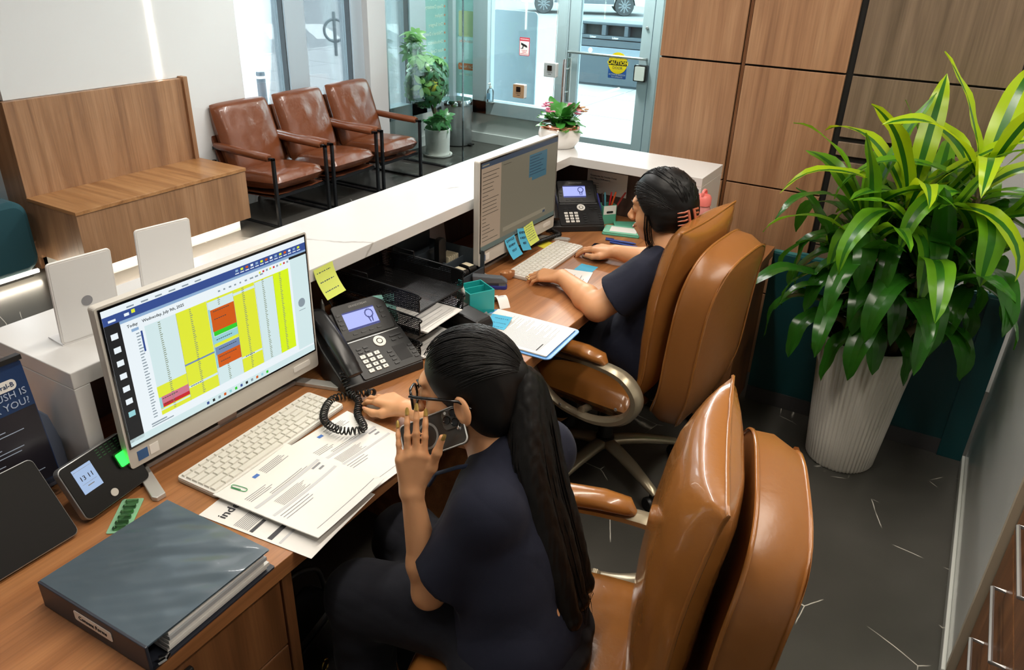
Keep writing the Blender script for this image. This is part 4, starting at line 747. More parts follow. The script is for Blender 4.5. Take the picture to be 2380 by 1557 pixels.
wn = thing('wall_note', 'white card taped under the counter behind the letter trays', 'card', (1.60, 1.698, .86)); MB().box(-.05, .05, -.002, 0, -.03, .03).build('sheet', M_PAPER, wn); MB().box(-.03, .03, -.0026, -.002, -.004, .004).build('print', M_GREYINK, wn)
# payment terminal, teal box, stapler, labels, case
pt = thing('payment_terminal', 'black handheld payment terminal between the letter trays and the teal box', 'terminal', (1.845, 1.235, DZ), R(-8))
MB().prism([(-.10, 0), (-.105, .03), (-.09, .052), (-.03, .058), (.11, .075), (.125, .05), (.12, 0)], -.036, .036, axis=0).build('body', M_BLACK, pt, bevel=.008); MB().box(-.03, .03, .0, .09, -.0005, .001, M=Matrix.Translation((0, 0, .0625)) @ Matrix.Rotation(R(7), 4, 'X')).build('screen', M_BLACKG, pt); MB().box(-.0365, .0365, -.09, .10, .02, .024).build('seam', M_PHK, pt)
tx = thing('teal_pencil_box', 'teal plastic pencil box with a divider', 'box', (1.965, 1.262, DZ), R(-28)); M_TB = mat('teal_plastic', '1f9f9c', .3)
MB().box(-.044, .044, -.045, .045, 0, .004).build('floor', M_TB, tx)
for x0, x1, y0, y1, z in ((-.047, -.043, -.045, .045, .085), (.043, .047, -.045, .045, .085), (-.047, .047, -.047, -.043, .085), (-.047, .047, .043, .047, .085), (-.043, .043, .016, .019, .078)): MB().box(x0, x1, y0, y1, 0, z).build('wall', M_TB, tx, bevel=.0012)
wp = thing('white_marker', 'white marker standing in the teal pencil box', 'marker', (1.955, 1.262, DZ+.006)); MB().tube([(-.02, 0, 0), (-.045, .02, .10)], .006, 10).build('barrel', M_WPLAST, wp, smooth=40); MB().tube([(-.045, .02, .10), (-.049, .023, .118)], .0065, 10).build('cap', mat('teal_plastic'), wp)
sp = thing('stapler', 'blue and grey stapler beside the teal pencil box', 'stapler', (2.155, 1.32, DZ), R(-60)); MB().rbox(-.06, .06, -.018, .018, 0, .012, .012).build('base', mat('stapler_blue', '26307c', .35), sp, bevel=.002); MB().prism([(-.062, .02), (-.066, .05), (.04, .044), (.06, .03), (.06, .022)], -.015, .015, axis=1).build('arm', mat('stapler_grey', '5e646b', .35), sp, bevel=.004); MB().box(.03, .055, -.012, .012, .012, .014).build('anvil', M_STEEL, sp); MB().box(-.06, -.045, -.012, .012, .012, .03).build('hinge', mat('stapler_blue'), sp)
lr = thing('label_roll', 'curled strip of white labels on the desk beside the teal box', 'labels', (2.06, 1.225, DZ), R(-35))
lf = lambda u, v: ((v-.5)*.038, -.05+.11*u, .001+.03*math.sin(math.pi*min(1, u*1.5))**1.0 if u < .667 else .0015)
MB().grid(lf, 24, 4).grid(lambda u, v: tuple(Vector(lf(u, v))-Vector((0, 0, .0006))), 24, 4, flip=True).build('strip', M_PAPER, lr, smooth=60)
for k in range(2): MB().grid(lambda u, v: tuple(Vector(lf(.28+.28*k+.2*u, .15+.6*v))+Vector((0, 0, .0004))), 4, 2).build('label_print', M_BAND, lr)
ec = thing('earphone_case', 'tan oval earphone case open on the desk by the keyboard', 'case', (2.262, 1.313, DZ), R(-30)); M_TAN = mat('case_tan', 'b07a4e', .4)
MB().lathe([(.0, .0), (.02, .001), (.029, .012), (.030, .028), (.027, .028), (.022, .020), (.0, .018)], 28, M=Matrix.Diagonal((1, .62, 1, 1)), cap=False).build('shell', M_TAN, ec, smooth=50)
for s in (-1, 1): MB().ell((s*.012, 0, .021), (.007, .007, .008), 12, 8).build('earbud', mat('earbud_beige', 'c9966e', .35), ec, smooth=180)
# far corner of the desk
bt = thing('water_bottle', 'pink translucent water bottle at the end of the counter', 'bottle', (2.958, .822, DZ)); M_PINK = mat('bottle_pink', 'd98f8a', .2, coat=.4); M_PINKC = mat('bottle_cap_pink', 'ee7f78', .35)
MB().lathe([(.028, 0), (.033, .004), (.033, .17), (.031, .185), (.027, .195), (.027, .20)], 28).build('bottle', M_PINK, bt, smooth=40); MB().lathe([(.031, .198), (.031, .228), (.024, .238), (.012, .241)], 28).build('cap', M_PINKC, bt, smooth=40); MB().tube(spline([(-.022, 0, .236), (-.02, 0, .252), (.0, 0, .257), (.02, 0, .248), (.024, 0, .232)], 4), .006, 8).build('carry_loop', M_PINKC, bt, smooth=50)
wa = thing('notice_card', 'white printed notice fixed under the counter behind the pen holder', 'notice', (3.213, 1.35, .875)); MB().box(-.002, 0, -.10, .10, -.05, .055).build('sheet', M_PAPER, wa)
text('To subscribe the Canadian Dental', .0095, M_INK, wa, face_M((-.0026, .085, .030), (0, -1, 0), (0, 0, 1)), align='LEFT'); text('Care Plan (CDCP) patient', .0095, M_INK, wa, face_M((-.0026, .085, .017), (0, -1, 0), (0, 0, 1)), align='LEFT'); b = MB()
for k in range(4): b.box(-.0026, -.002, .04, .085, -.005-k*.01, -.003-k*.01)
b.build('print', M_GREYINK, wa)
ph = thing('pen_holder', 'mint and white pen holder with pens by the far desk phone', 'pen holder', (3.085, 1.285, DZ), R(-40)); M_MINT = mat('mint_plastic', '5fae93', .4)
MB().box(-.032, .032, -.026, .026, 0, .004).build('floor', M_MINT, ph)
for x0, x1, y0, y1 in ((-.034, -.031, -.028, .028), (.031, .034, -.028, .028), (-.034, .034, -.028, -.025), (-.034, .034, .025, .028)): MB().box(x0, x1, y0, y1, 0, .085).build('wall', M_MINT if y1 > 0 else M_MINT, ph, bevel=.001)
MB().box(-.03, .03, -.0295, -.028, .045, .084).build('white_label', M_PAPER, ph); MB().rbox(-.016, .016, -.0305, -.0295, .05, .06, .004, axis=1).build('slot', M_BLACK, ph)
for k, (dx, dy, tx_, ty, c, lab) in enumerate([(-.015, 0, -.02, .01, '2a2226', 'dark pen in the mint holder'), (-.004, .005, -.008, .01, '5aa4b8', 'teal pen in the mint holder'), (.008, 0, .012, .0, 'c8262e', 'red pen in the mint holder'), (.016, .006, .028, -.01, 'e8642c', 'orange highlighter in the mint holder'), (.022, 0, .06, -.03, '9c2a26', 'dark red pen tilted out of the mint holder'), (-.022, .006, -.035, .015, '3a3f8a', 'blue pen at the back of the mint holder')]):
    q = thing('pen', lab, 'pen', (3.085+dx, 1.285+dy*.5, DZ+.006), R(-40), 'pens in the mint holder'); MB().tube([(0, 0, 0), (tx_*.8, ty*.8, .105)], .0045, 8).build('barrel', mat('pen_' + c, c, .4), q); MB().tube([(tx_*.8, ty*.8, .105), (tx_, ty, .13)], [.005, .003], 8).build('cap', mat('pen_' + c), q)
mb_ = thing('mint_box', 'flat mint green box with a white card on top near the water bottle', 'box', (2.985, 1.165, DZ), R(-75)); MB().rbox(-.08, .08, -.05, .05, .0, .010, .008).build('box', M_MINT, mb_, bevel=.003); MB().rbox(-.078, .078, -.048, .048, .0105, .016, .008).build('lid', mat('mint_pale', '86c9ae', .4), mb_, bevel=.002); MB().box(-.05, .065, -.035, .03, .016, .0168).build('card', M_PAPER, mb_)
bn = thing('notebook', 'small mint green notebook behind the mint box', 'notebook', (3.08, 1.19, DZ), R(-60)); MB().box(-.05, .05, -.035, .035, 0, .012).build('cover', M_MINT, bn, bevel=.002); MB().box(-.048, .051, -.0335, .0335, .002, .010).build('pages', M_PAPER, bn)
for k, (y, r) in enumerate(((1.12, -82), (1.09, -88))):
    q = thing('pen', ['blue pen lying nearest the mint box', 'blue pen lying nearest the black smartphone'][k], 'pen', (2.868-.028*k, y, DZ+.0055), R(r), 'blue pens on the desk'); MB().tube([(-.065, 0, 0), (.05, 0, 0), (.066, 0, 0)], [.0045, .0055, .0015], 10).build('barrel', mat('pen_blue', '2f4a9a', .35), q, smooth=40); MB().box(-.065, -.03, -.001, .001, .0045, .008).build('clip', mat('pen_blue'), q)
bp = thing('smartphone', 'black smartphone lying on the desk behind the far mouse', 'smartphone', (2.757, 1.125, DZ), R(-84)); MB().rbox(-.074, .074, -.036, .036, 0, .008, .009).build('body', M_BLACK, bp, bevel=.0015); MB().rbox(-.072, .072, -.034, .034, .008, .0085, .008).build('screen', M_BLACKG, bp)
ct = tag(MB().tube(spline([(2.765, 1.05, DZ+.004), (2.77, 1.01, DZ+.004), (2.80, .985, DZ+.004), (2.84, .99, DZ+.004)], 6), .0022, 6).build('charging_cable', M_WPLAST, None, smooth=60), 'white charging cable plugged into the black smartphone', 'cable')
fl = thing('flower_pot', 'white round pot with a copper ring holding a pink flowering plant on the counter', 'potted plant', (3.145, 1.575, 1.03))
MB().lathe([(.04, 0), (.072, .002), (.092, .03), (.097, .06), (.09, .085), (.08, .098), (.074, .098), (.07, .07)], 36, cap=False).lathe([(0, 0), (.04, 0)], 36, cap=False).build('pot', mat('glazed_white', 'e6e2de', .1, coat=.6), fl, smooth=50)
M_COP = mat('copper', 'd89a80', .12, 1); MB().lathe([(.088, .084), (.092, .088), (.089, .094), (.091, .099), (.087, .105), (.080, .106), (.078, .088)], 36, cap=False).build('copper_ring', M_COP, fl, smooth=50); MB().lathe([(0, .09), (.078, .09)], 24, cap=False).build('soil', mat('soil', '2a1e16', .9), fl)
M_LEAFK = mat('leaf_kalanchoe', '3f8a35', .35, bump=(18, .3, .004)); rl = random.Random(3)
def round_leaf(par, base, d, up, L, Wd, droop, m, name='leaf'):
    d = Vector(d).normalized(); n = Vector(up); s = d.cross(n).normalized(); n = s.cross(d)
    def f(u, v):
        t = v; w = Wd*math.sin(math.pi*min(1, t*.96+.02))**.7*(u-.5)*2; return Vector(base)+d*(L*t)+s*w+n*(.18*abs(w)-droop*L*t*t)+n*.004*math.sin(14*t)*(abs(u-.5)*2)
    return MB().grid(lambda u, v: tuple(f(u, v)), 6, 8).build(name, m, par, smooth=180)
for k in range(34):
    a = rl.uniform(0, 6.28); e = rl.uniform(.1, 1.15); h = rl.uniform(.10, .15); d = (math.cos(a)*math.cos(e), math.sin(a)*math.cos(e), math.sin(e)); r0 = .02
    round_leaf(fl, (r0*math.cos(a), r0*math.sin(a), h-.02), d, (0, 0, 1) if e < 1 else (-math.cos(a), -math.sin(a), .3), rl.uniform(.07, .11), rl.uniform(.022, .032), .25, M_LEAFK)
M_PET = mat('petal_pink', 'd77f9c', .5); M_PETB = mat('petal_faded', 'b98a5e', .7)
for (x, y, z, n, m) in [(-.05, .045, .185, 9, M_PET), (-.075, .02, .17, 7, M_PET), (.05, -.06, .15, 9, M_PET), (.055, -.03, .175, 7, M_PET), (.085, -.05, .165, 9, M_PETB), (.07, -.075, .155, 6, M_PETB)]:
    MB().tube([(x*.3, y*.3, .1), (x, y, z-.01)], .0015, 5).build('flower_stem', M_LEAFK, fl)
    for k in range(n):
        c = Vector((x+rl.uniform(-.016, .016), y+rl.uniform(-.016, .016), z+rl.uniform(-.008, .012))); b = MB()
        for j in range(5):
            t = j*1.257+rl.random(); b.ell(c+Vector((.006*math.cos(t), .006*math.sin(t), 0)), (.006, .006, .003), 6, 4)
        b.build('blossom', m, fl, smooth=180)
hb = thing('handbag', 'black handbag with gold clasps standing under the near desk', 'bag', (.98, 1.17, 0), R(10)); M_GOLD = mat('gold', 'e0b860', .15, 1)
MB().rbox(-.15, .15, -.06, .06, 0, .25, .05, axis=1, n=5).build('body', mat('bag_black', '0b0b0c', .4), hb, bevel=.01); MB().rbox(-.14, .14, -.068, -.06, .10, .24, .04, axis=1, n=5).build('flap', mat('bag_black'), hb, bevel=.003)
for x in (-.06, .0): MB().tube([(x+.014*math.cos(t*.5236), -.072, .12+.018*math.sin(t*.5236)) for t in range(12)], .003, 6, closed=True).build('clasp', M_GOLD, hb, smooth=60)
MB().tube(spline([(-.13, 0, .23), (-.11, .01, .33), (0, .02, .38), (.11, .01, .33), (.13, 0, .23)], 6), .007, 8).build('strap', mat('bag_black'), hb, smooth=60)
# ---------------------------------------------------------------- office chairs
M_TANL = mat('tan_leather', '99622e', .25, bump=(22, .22, .006), coat=.4); M_TANE = mat('tan_leather_back', '8f5c2e', .32, bump=(40, .15, .004)); M_ARMF = mat('champagne_plastic', 'a59a83', .28, .55)
SP = spline([(0, -.205, .43), (0, -.25, .56), (0, -.262, .72), (0, -.275, .88), (0, -.295, 1.00), (0, -.315, 1.085)], 8)
def spine(v):
    t = max(0, min(.9999, v))*(len(SP)-1); i = int(t); p = SP[i].lerp(SP[i+1], t-i); d = (SP[i+1]-SP[i]).normalized(); return p, d, Vector((0, d.z, -d.y))
def sp(x, v, n):
    p, d, N = spine(v); return p + Vector((x, 0, 0)) + N*n
def office_chair():
    c = thing('office_chair', '', 'chair')
    for k in range(5):
        a = R(-115+72*k); dx, dy = math.cos(a), math.sin(a)
        MB().tube([(dx*r, dy*r, z) for r, z in ((.0, .118), (.08, .117), (.17, .108), (.25, .092), (.30, .08), (.318, .07))], [.03, .029, .026, .022, .019, .012], 10, flat=.7).build('base_leg', M_ARMF, c, smooth=60)
        cs = MB().tube([(dx*.305, dy*.305, .07), (dx*.305, dy*.305, .045)], .012, 10).build('caster', M_BLACK, c)
        for s in (-1, 1): MB().lathe([(.008, -.011), (.024, -.011), (.028, -.006), (.028, .006), (.024, .011), (.008, .011)], 20, M=Matrix.Translation((dx*.305-dy*.016*s, dy*.305+dx*.016*s, .028)) @ Matrix.Rotation(a, 4, 'Z') @ Matrix.Rotation(R(90), 4, 'X')).build('wheel', M_BLACK, cs, smooth=40)
    MB().lathe([(.036, .09), (.036, .14), (.027, .145), (.027, .37)], 20).build('column', M_BLACK, c, smooth=40); MB().rbox(-.10, .10, -.13, .12, .355, .395, .03).build('tilt_mechanism', M_BLACK, c)
    sc = cushion(.53, .50, .125, 20, .35, seed=2); sc.v = [(x, y+.035, z+.385) for x, y, z in sc.v]; sc.build('seat', M_TANL, c, smooth=60)
    MB().tube([(x*.255, .035+y*.24, .448) for x, y in [(math.copysign(abs(math.cos(t))**.35, math.cos(t)), math.copysign(abs(math.sin(t))**.35, math.sin(t))) for t in [k*math.pi/24 for k in range(48)]]], .0035, 6, closed=True).build('seat_piping', M_TANL, c, smooth=60)
    hw = lambda v: .210+.024*math.sin(math.pi*min(1, v*1.1))                      # half width of the pillow
    def pil(s):
        def f(u, v):
            a, b = 2*u-1, 2*v-1; g = max(0, 1-abs(a)**2.6)**.55*max(0, 1-abs(b)**3.2)**.5; w = hw(v)*(1+.035*(abs(a*b)**6))
            wr = .004*mnoise.noise(Vector((a*2.5, v*9, s*4)))*g + .003*mnoise.noise(Vector((a*7, v*20, s)))*g*(abs(a) > .5)
            return tuple(sp(a*w, .075+.925*v-.04*v**8*(1-a*a), .03+s*((.074 if s > 0 else .058)*g+wr)))
        return f
    MB().grid(pil(1), 22, 34).grid(pil(-1), 22, 34, flip=True).build('back_pillow', M_TANL, c, smooth=180)
    per = [(-1+2*k/16, 1) for k in range(16)]+[(1, 1-2*k/24) for k in range(24)]+[(1-2*k/16, -1) for k in range(16)]+[(-1, -1+2*k/24) for k in range(24)]
    MB().tube([pil(1)((a+1)/2, (b+1)/2) for a, b in per], .0042, 6, closed=True).build('pillow_piping', M_TANL, c, smooth=60)
    sw = lambda v: .245-.015*v
    def rim(n, ins=0):
        out = []
        for k in range(72):
            t = 2*math.pi*k/72; a = math.copysign(abs(math.cos(t))**.6, math.cos(t)); b = math.copysign(abs(math.sin(t))**.6, math.sin(t)); v = .44+.445*b*(1-ins*.6)
            out.append(tuple(sp(a*(sw(v)-ins*.3), v, n)))
        return out
    A, B, D = rim(-.036), rim(-.080, -.03), rim(-.130, .06)
    sh = MB().add(A+B+D, [(i, 72+i, 72+(i+1) % 72, (i+1) % 72) for i in range(72)] + [(72+i, 144+i, 144+(i+1) % 72, 72+(i+1) % 72) for i in range(72)])
    sh.build('shell_side', M_TANE, c, smooth=60)
    MB().grid(lambda u, v: tuple(sp(math.copysign(abs(2*u-1)**.8, 2*u-1)*(sw(.44)-.03)*max(.05, 1-abs(2*v-1)**7)**.3, .44+.43*(2*v-1), -.130-.022*(1-(2*u-1)**2)*(1-(2*v-1)**4))), 16, 24, flip=True).build('shell_back', M_TANE, c, smooth=180)
    fr = MB(); ctr = tuple(sp(0, .44, -.036)); fr.add(A+[ctr], [(i, (i+1) % 72, 72) for i in range(72)]); fr.build('shell_front', M_TANE, c)
    MB().tube(A, .0045, 6, closed=True).build('shell_piping', M_TANL, c, smooth=60); MB().tube(rim(-.130, .055), .0042, 6, closed=True).build('shell_piping', M_TANL, c, smooth=60)
    for s in (-1, 1):
        x = s*.31
        lp = spline([(x, .165, .578), (x, .09, .613), (x, -.06, .626), (x, -.19, .612), (x, -.25, .545), (x, -.215, .462), (x, -.11, .415), (x, .02, .422), (x, .105, .47), (x, .155, .53)], 5, closed=True)
        MB().tube(lp, [.0125+.008*max(0, math.cos((k-20)/50*2*math.pi)) for k in range(len(lp))], 8, closed=True, flat=1.5, up=(1, 0, 0)).build('arm_frame', M_ARMF, c, smooth=50)
        MB().tube([(x, .17, .626), (x, .155, .644), (x, .10, .652), (x, -.05, .658), (x, -.11, .652), (x, -.125, .636)], [.012, .019, .022, .022, .019, .010], 12, flat=1.55, up=(1, 0, 0)).build('arm_pad', M_TANL, c, smooth=60)
        MB().tube([(x, -.05, .43), (s*.22, -.04, .40), (s*.12, -.03, .385)], .014, 8).build('arm_bracket', M_ARMF, c, smooth=60)
        for y, z in ((-.205, .60), (-.19, .50), (.02, .44)): MB().lathe([(.006, 0), (.005, .003)], 10, M=Matrix.Translation((x+s*.024, y, z)) @ Matrix.Rotation(R(90)*s, 4, 'Y')).build('bolt', M_STEEL, c)
    return c
oc = office_chair(); oc.location = (2.36, .905, 0); oc.rotation_euler.z = R(-5); tag(oc, 'tan leather office chair of the woman at the dim screen', 'chair', 'tan leather office chairs')
oc2 = copy_tree(oc); oc2.location = (1.072, .487, 0); oc2.rotation_euler.z = R(15); tag(oc2, 'tan leather office chair of the woman on the phone, nearest the camera', 'chair', 'tan leather office chairs')
# ---------------------------------------------------------------- implicit surfaces for the people
class Field:
    def __init__(s, lo, hi, r):
        s.lo = np.array(lo, np.float32); s.r = r; s.n = np.ceil((np.array(hi)-np.array(lo))/r).astype(int)+1; s.d = np.full(s.n, .06, np.float32)
    def _sub(s, lo, hi):
        a = np.maximum(0, np.floor((np.array(lo)-s.lo)/s.r).astype(int)); b = np.minimum(s.n, np.ceil((np.array(hi)-s.lo)/s.r).astype(int)+1)
        if np.any(b <= a): return None, None
        ax = [s.lo[i]+s.r*np.arange(a[i], b[i], dtype=np.float32) for i in range(3)]
        return tuple(slice(a[i], b[i]) for i in range(3)), np.meshgrid(*ax, indexing='ij', sparse=True)
    def _mix(s, sl, d, k, sub):
        o = s.d[sl]
        if sub: d = -d; h = np.clip(.5-.5*(d-o)/max(k, 1e-6), 0, 1); s.d[sl] = o*h+d*(1-h)+k*h*(1-h)
        else: h = np.clip(.5+.5*(d-o)/max(k, 1e-6), 0, 1); s.d[sl] = d*(1-h)+o*h-k*h*(1-h)
    def cone(s, a, b, ra, rb, k=.012, sub=False):
        a, b = np.array(a, np.float32), np.array(b, np.float32); m = max(ra, rb)+.06
        sl, g = s._sub(np.minimum(a, b)-m, np.maximum(a, b)+m)
        if sl is None: return s
        v = b-a; L = float(v@v)+1e-12; t = np.clip(((g[0]-a[0])*v[0]+(g[1]-a[1])*v[1]+(g[2]-a[2])*v[2])/L, 0, 1)
        d = np.sqrt((g[0]-a[0]-t*v[0])**2+(g[1]-a[1]-t*v[1])**2+(g[2]-a[2]-t*v[2])**2)-(ra+(rb-ra)*t); s._mix(sl, d, k, sub); return s
    def ell(s, c, r, M=None, k=.012, sub=False):
        c = np.array(c, np.float32); m = max(r)+.06; sl, g = s._sub(c-m, c+m)
        if sl is None: return s
        q = [g[i]-c[i] for i in range(3)]
        if M is not None: q = [M[0][i]*q[0]+M[1][i]*q[1]+M[2][i]*q[2] for i in range(3)]
        k0 = np.sqrt((q[0]/r[0])**2+(q[1]/r[1])**2+(q[2]/r[2])**2); k1 = np.sqrt((q[0]/r[0]**2)**2+(q[1]/r[1]**2)**2+(q[2]/r[2]**2)**2)+1e-9
        s._mix(sl, k0*(k0-1)/k1, k, sub); return s
    def sleeve(s, a, b, ra, rb, n, k=.03):
        """cone whose far end is cut flat"""
        a, b, n = np.array(a, np.float32), np.array(b, np.float32), np.array(n, np.float32); n = n/np.linalg.norm(n); m = max(ra, rb)+.06; sl, g = s._sub(np.minimum(a, b)-m, np.maximum(a, b)+m)
        v = b-a; L = float(v@v); t = np.maximum(0, ((g[0]-a[0])*v[0]+(g[1]-a[1])*v[1]+(g[2]-a[2])*v[2])/L)
        d = np.sqrt((g[0]-a[0]-t*v[0])**2+(g[1]-a[1]-t*v[1])**2+(g[2]-a[2]-t*v[2])**2)-(ra+(rb-ra)*np.minimum(t, 1.2)); q = (g[0]-b[0])*n[0]+(g[1]-b[1])*n[1]+(g[2]-b[2])*n[2]
        h = np.clip(.5-.5*(q-d)/.006, 0, 1); d = d*h+q*(1-h)+.006*h*(1-h); s._mix(sl, d, k, False); return s
    def cut(s, p, n, lo=None, hi=None, k=.004):
        """remove what lies in front of a plane, inside an optional box"""
        n = np.array(n, np.float32); n = n/np.linalg.norm(n); sl, g = s._sub(lo if lo is not None else s.lo, hi if hi is not None else s.lo+s.r*s.n)
        d = (g[0]-p[0])*n[0]+(g[1]-p[1])*n[1]+(g[2]-p[2])*n[2]; o = s.d[sl]; h = np.clip(.5-.5*(d-o)/k, 0, 1); s.d[sl] = o*h+d*(1-h)+k*h*(1-h); return s
    def mesh(s, smooth=1):
        d = s.d; ins = d < 0; n = np.array(d.shape)-1
        C8 = [(i, j, k) for i in (0, 1) for j in (0, 1) for k in (0, 1)]; cnt = np.zeros(n, np.uint8)
        S = lambda c: (slice(c[0], c[0]+n[0]), slice(c[1], c[1]+n[1]), slice(c[2], c[2]+n[2]))
        for c in C8: cnt += ins[S(c)]
        act = np.argwhere((cnt > 0) & (cnt < 8)); idx = np.full(n, -1, np.int32); idx[tuple(act.T)] = np.arange(len(act))
        P = np.zeros((len(act), 3)); W_ = np.zeros(len(act))
        for a in C8:
            for ax in range(3):
                if a[ax]: continue
                b = list(a); b[ax] = 1; da = d[tuple((act+a).T)]; db = d[tuple((act+b).T)]; m = (da < 0) != (db < 0); t = np.where(m, da/np.where(m, da-db, 1), 0)
                q = np.tile(np.array(a, float), (len(act), 1)); q[:, ax] += t; P += q*m[:, None]; W_ += m
        P = act+P/W_[:, None]; F_ = []
        for ax in range(3):
            o1, o2 = [(1, 2), (2, 0), (0, 1)][ax]; a = [slice(None)]*3; b = [slice(None)]*3; a[ax] = slice(0, n[ax]); b[ax] = slice(1, n[ax]+1)
            e = np.argwhere(ins[tuple(a)] != ins[tuple(b)]); e = e[(e[:, o1] > 0) & (e[:, o2] > 0) & (e[:, o1] < n[o1]) & (e[:, o2] < n[o2])]
            u = np.zeros(3, int); u[o1] = 1; w = np.zeros(3, int); w[o2] = 1
            q = np.stack([idx[tuple((e-u-w).T)], idx[tuple((e-w).T)], idx[tuple(e.T)], idx[tuple((e-u).T)]], 1); fl = ~ins[tuple(e.T)]; q[fl] = q[fl][:, ::-1]; F_.append(q[(q >= 0).all(1)])
        F_ = np.concatenate(F_)
        for _ in range(smooth):
            A = np.zeros_like(P); c = np.zeros(len(P))
            for i in range(4):
                j = (i+1) % 4; np.add.at(A, F_[:, i], P[F_[:, j]]); np.add.at(A, F_[:, j], P[F_[:, i]]); np.add.at(c, F_[:, i], 1); np.add.at(c, F_[:, j], 1)
            P = .5*P+.5*A/np.maximum(c, 1)[:, None]
        return s.lo+s.r*P, F_
def np_mesh(name, V, F_, m, parent, origin=(0, 0, 0)):
    me = bpy.data.meshes.new(name); V = (V-np.array(origin)).astype(np.float32); me.vertices.add(len(V)); me.vertices.foreach_set('co', V.ravel())
    me.loops.add(F_.size); me.loops.foreach_set('vertex_index', F_.astype(np.int32).ravel()); me.polygons.add(len(F_)); me.polygons.foreach_set('loop_start', np.arange(0, F_.size, 4, dtype=np.int32)); me.polygons.foreach_set('loop_total', np.full(len(F_), 4, np.int32))
    me.update(calc_edges=True); me.validate(); me.polygons.foreach_set('use_smooth', np.ones(len(me.polygons), bool)); me.materials.append(m); return link(name, me, parent)
def rumple(V, F_, amp, fr, seed, stretch=(1, 1, 1)):
    """cloth folds: push the surface along its normals"""
    N = np.zeros_like(V); n = np.cross(V[F_[:, 2]]-V[F_[:, 0]], V[F_[:, 3]]-V[F_[:, 1]])
    for i in range(4): np.add.at(N, F_[:, i], n)
    N /= np.linalg.norm(N, axis=1)[:, None]+1e-12; r = np.random.RandomState(seed); h = np.zeros(len(V)); Q = V*np.array(stretch)
    w = Q + .02*np.sin(Q[:, [1, 2, 0]]*31+seed)
    for k in range(9): d = r.normal(size=3); d /= np.linalg.norm(d); f = fr*r.uniform(.6, 1.9); h += np.abs(np.sin(w@d*f+r.uniform(0, 6)))-.64
    return V+N*(h/3*amp)[:, None]
def A3(v): return np.array(v, float)
def frame(y, z):
    y = A3(y)/np.linalg.norm(y); z = A3(z); z = z-y*(z@y); z /= np.linalg.norm(z); return np.stack([np.cross(y, z), y, z], 1)
FING = [((.030, .082), (.040, .025, .020), .0087), ((.010, .087), (.044, .028, .021), .0088), ((-.010, .083), (.041, .026, .020), .0083), ((-.028, .074), (.032, .019, .018), .0073)]
def hand(f, wrist, y, z, side, curl, spread=(4, 1, -2, -6), thumb=None, sc=1.0, thin=1.0):
    """five fingers rooted in a palm; x to the thumb, y along the fingers, z off the back of the hand; returns fingertips"""
    Mx = frame(y, z); Mx = Mx.copy(); Mx[:, 0] *= side; W_ = A3(wrist); L = lambda p: W_+Mx@(A3(p)*sc); tips = []
    for i, ((kx, ky), ph, r) in enumerate(FING):
        kx, r = kx*thin, r*thin
        f.cone(L((kx*.45, .0, 0)), L((kx, ky, 0)), .0155*sc*thin, .0115*sc*thin, .014*thin)
        p = A3((kx, ky, 0)); a = 0; sx = math.tan(R(spread[i])); q = p
        for j, l in enumerate(ph):
            a += R(curl[i][j]); d = A3((sx*math.cos(a), math.cos(a), -math.sin(a))); d /= np.linalg.norm(d); q = p+d*l; f.cone(L(p), L(q), (r-.0006*j+.0004)*sc, (r-.0009-.0006*j)*sc, .0035 if j else .006); p = q
        n = A3((0, math.sin(a), math.cos(a))); tips.append((L(q-d*.002), Mx@d, Mx@n, r*sc))
    th = thumb or [(.016, .016, -.006), (.040, .046, -.016), (.050, .076, -.020), (.052, .102, -.018)]
    rr = [q*thin for q in (.0165, .0125, .0105, .0085)]
    for j in range(3): f.cone(L(th[j]), L(th[j+1]), rr[j]*sc, rr[j+1]*sc, .008)
    d = A3(th[3])-A3(th[2]); d /= np.linalg.norm(d); tips.append((L(th[3]), Mx@d, Mx@A3((.35, -d[2], .94)), .0085*sc)); return tips
def nails(tips, m, par, org, long=1.0):
    for p, d, n, r in tips:
        d = Vector(d).normalized(); n = Vector(n); n = (n-d*n.dot(d)).normalized(); s = d.cross(n); c = Vector(p)-Vector(org)+n*(r*.62)+d*(.003*long)
        MB().grid(lambda u, v: tuple(c+s*((u-.5)*r*1.12*(1-.6*(2*v-1)**2*(v > .5)))+d*((v-.45)*.0105*long)+n*(.0022-.006*((u-.5)*1.2)**2)), 4, 5).grid(lambda u, v: tuple(c+s*((u-.5)*r*.8)+d*((v-.45)*.009*long)+n*(.0008-.006*((u-.5)*1.2)**2)), 4, 5, flip=True).build('fingernail', m, par, smooth=180)
def euler_np(a, b, c):
    return np.array((Matrix.Rotation(a, 3, 'Z') @ Matrix.Rotation(b, 3, 'X') @ Matrix.Rotation(c, 3, 'Y')))
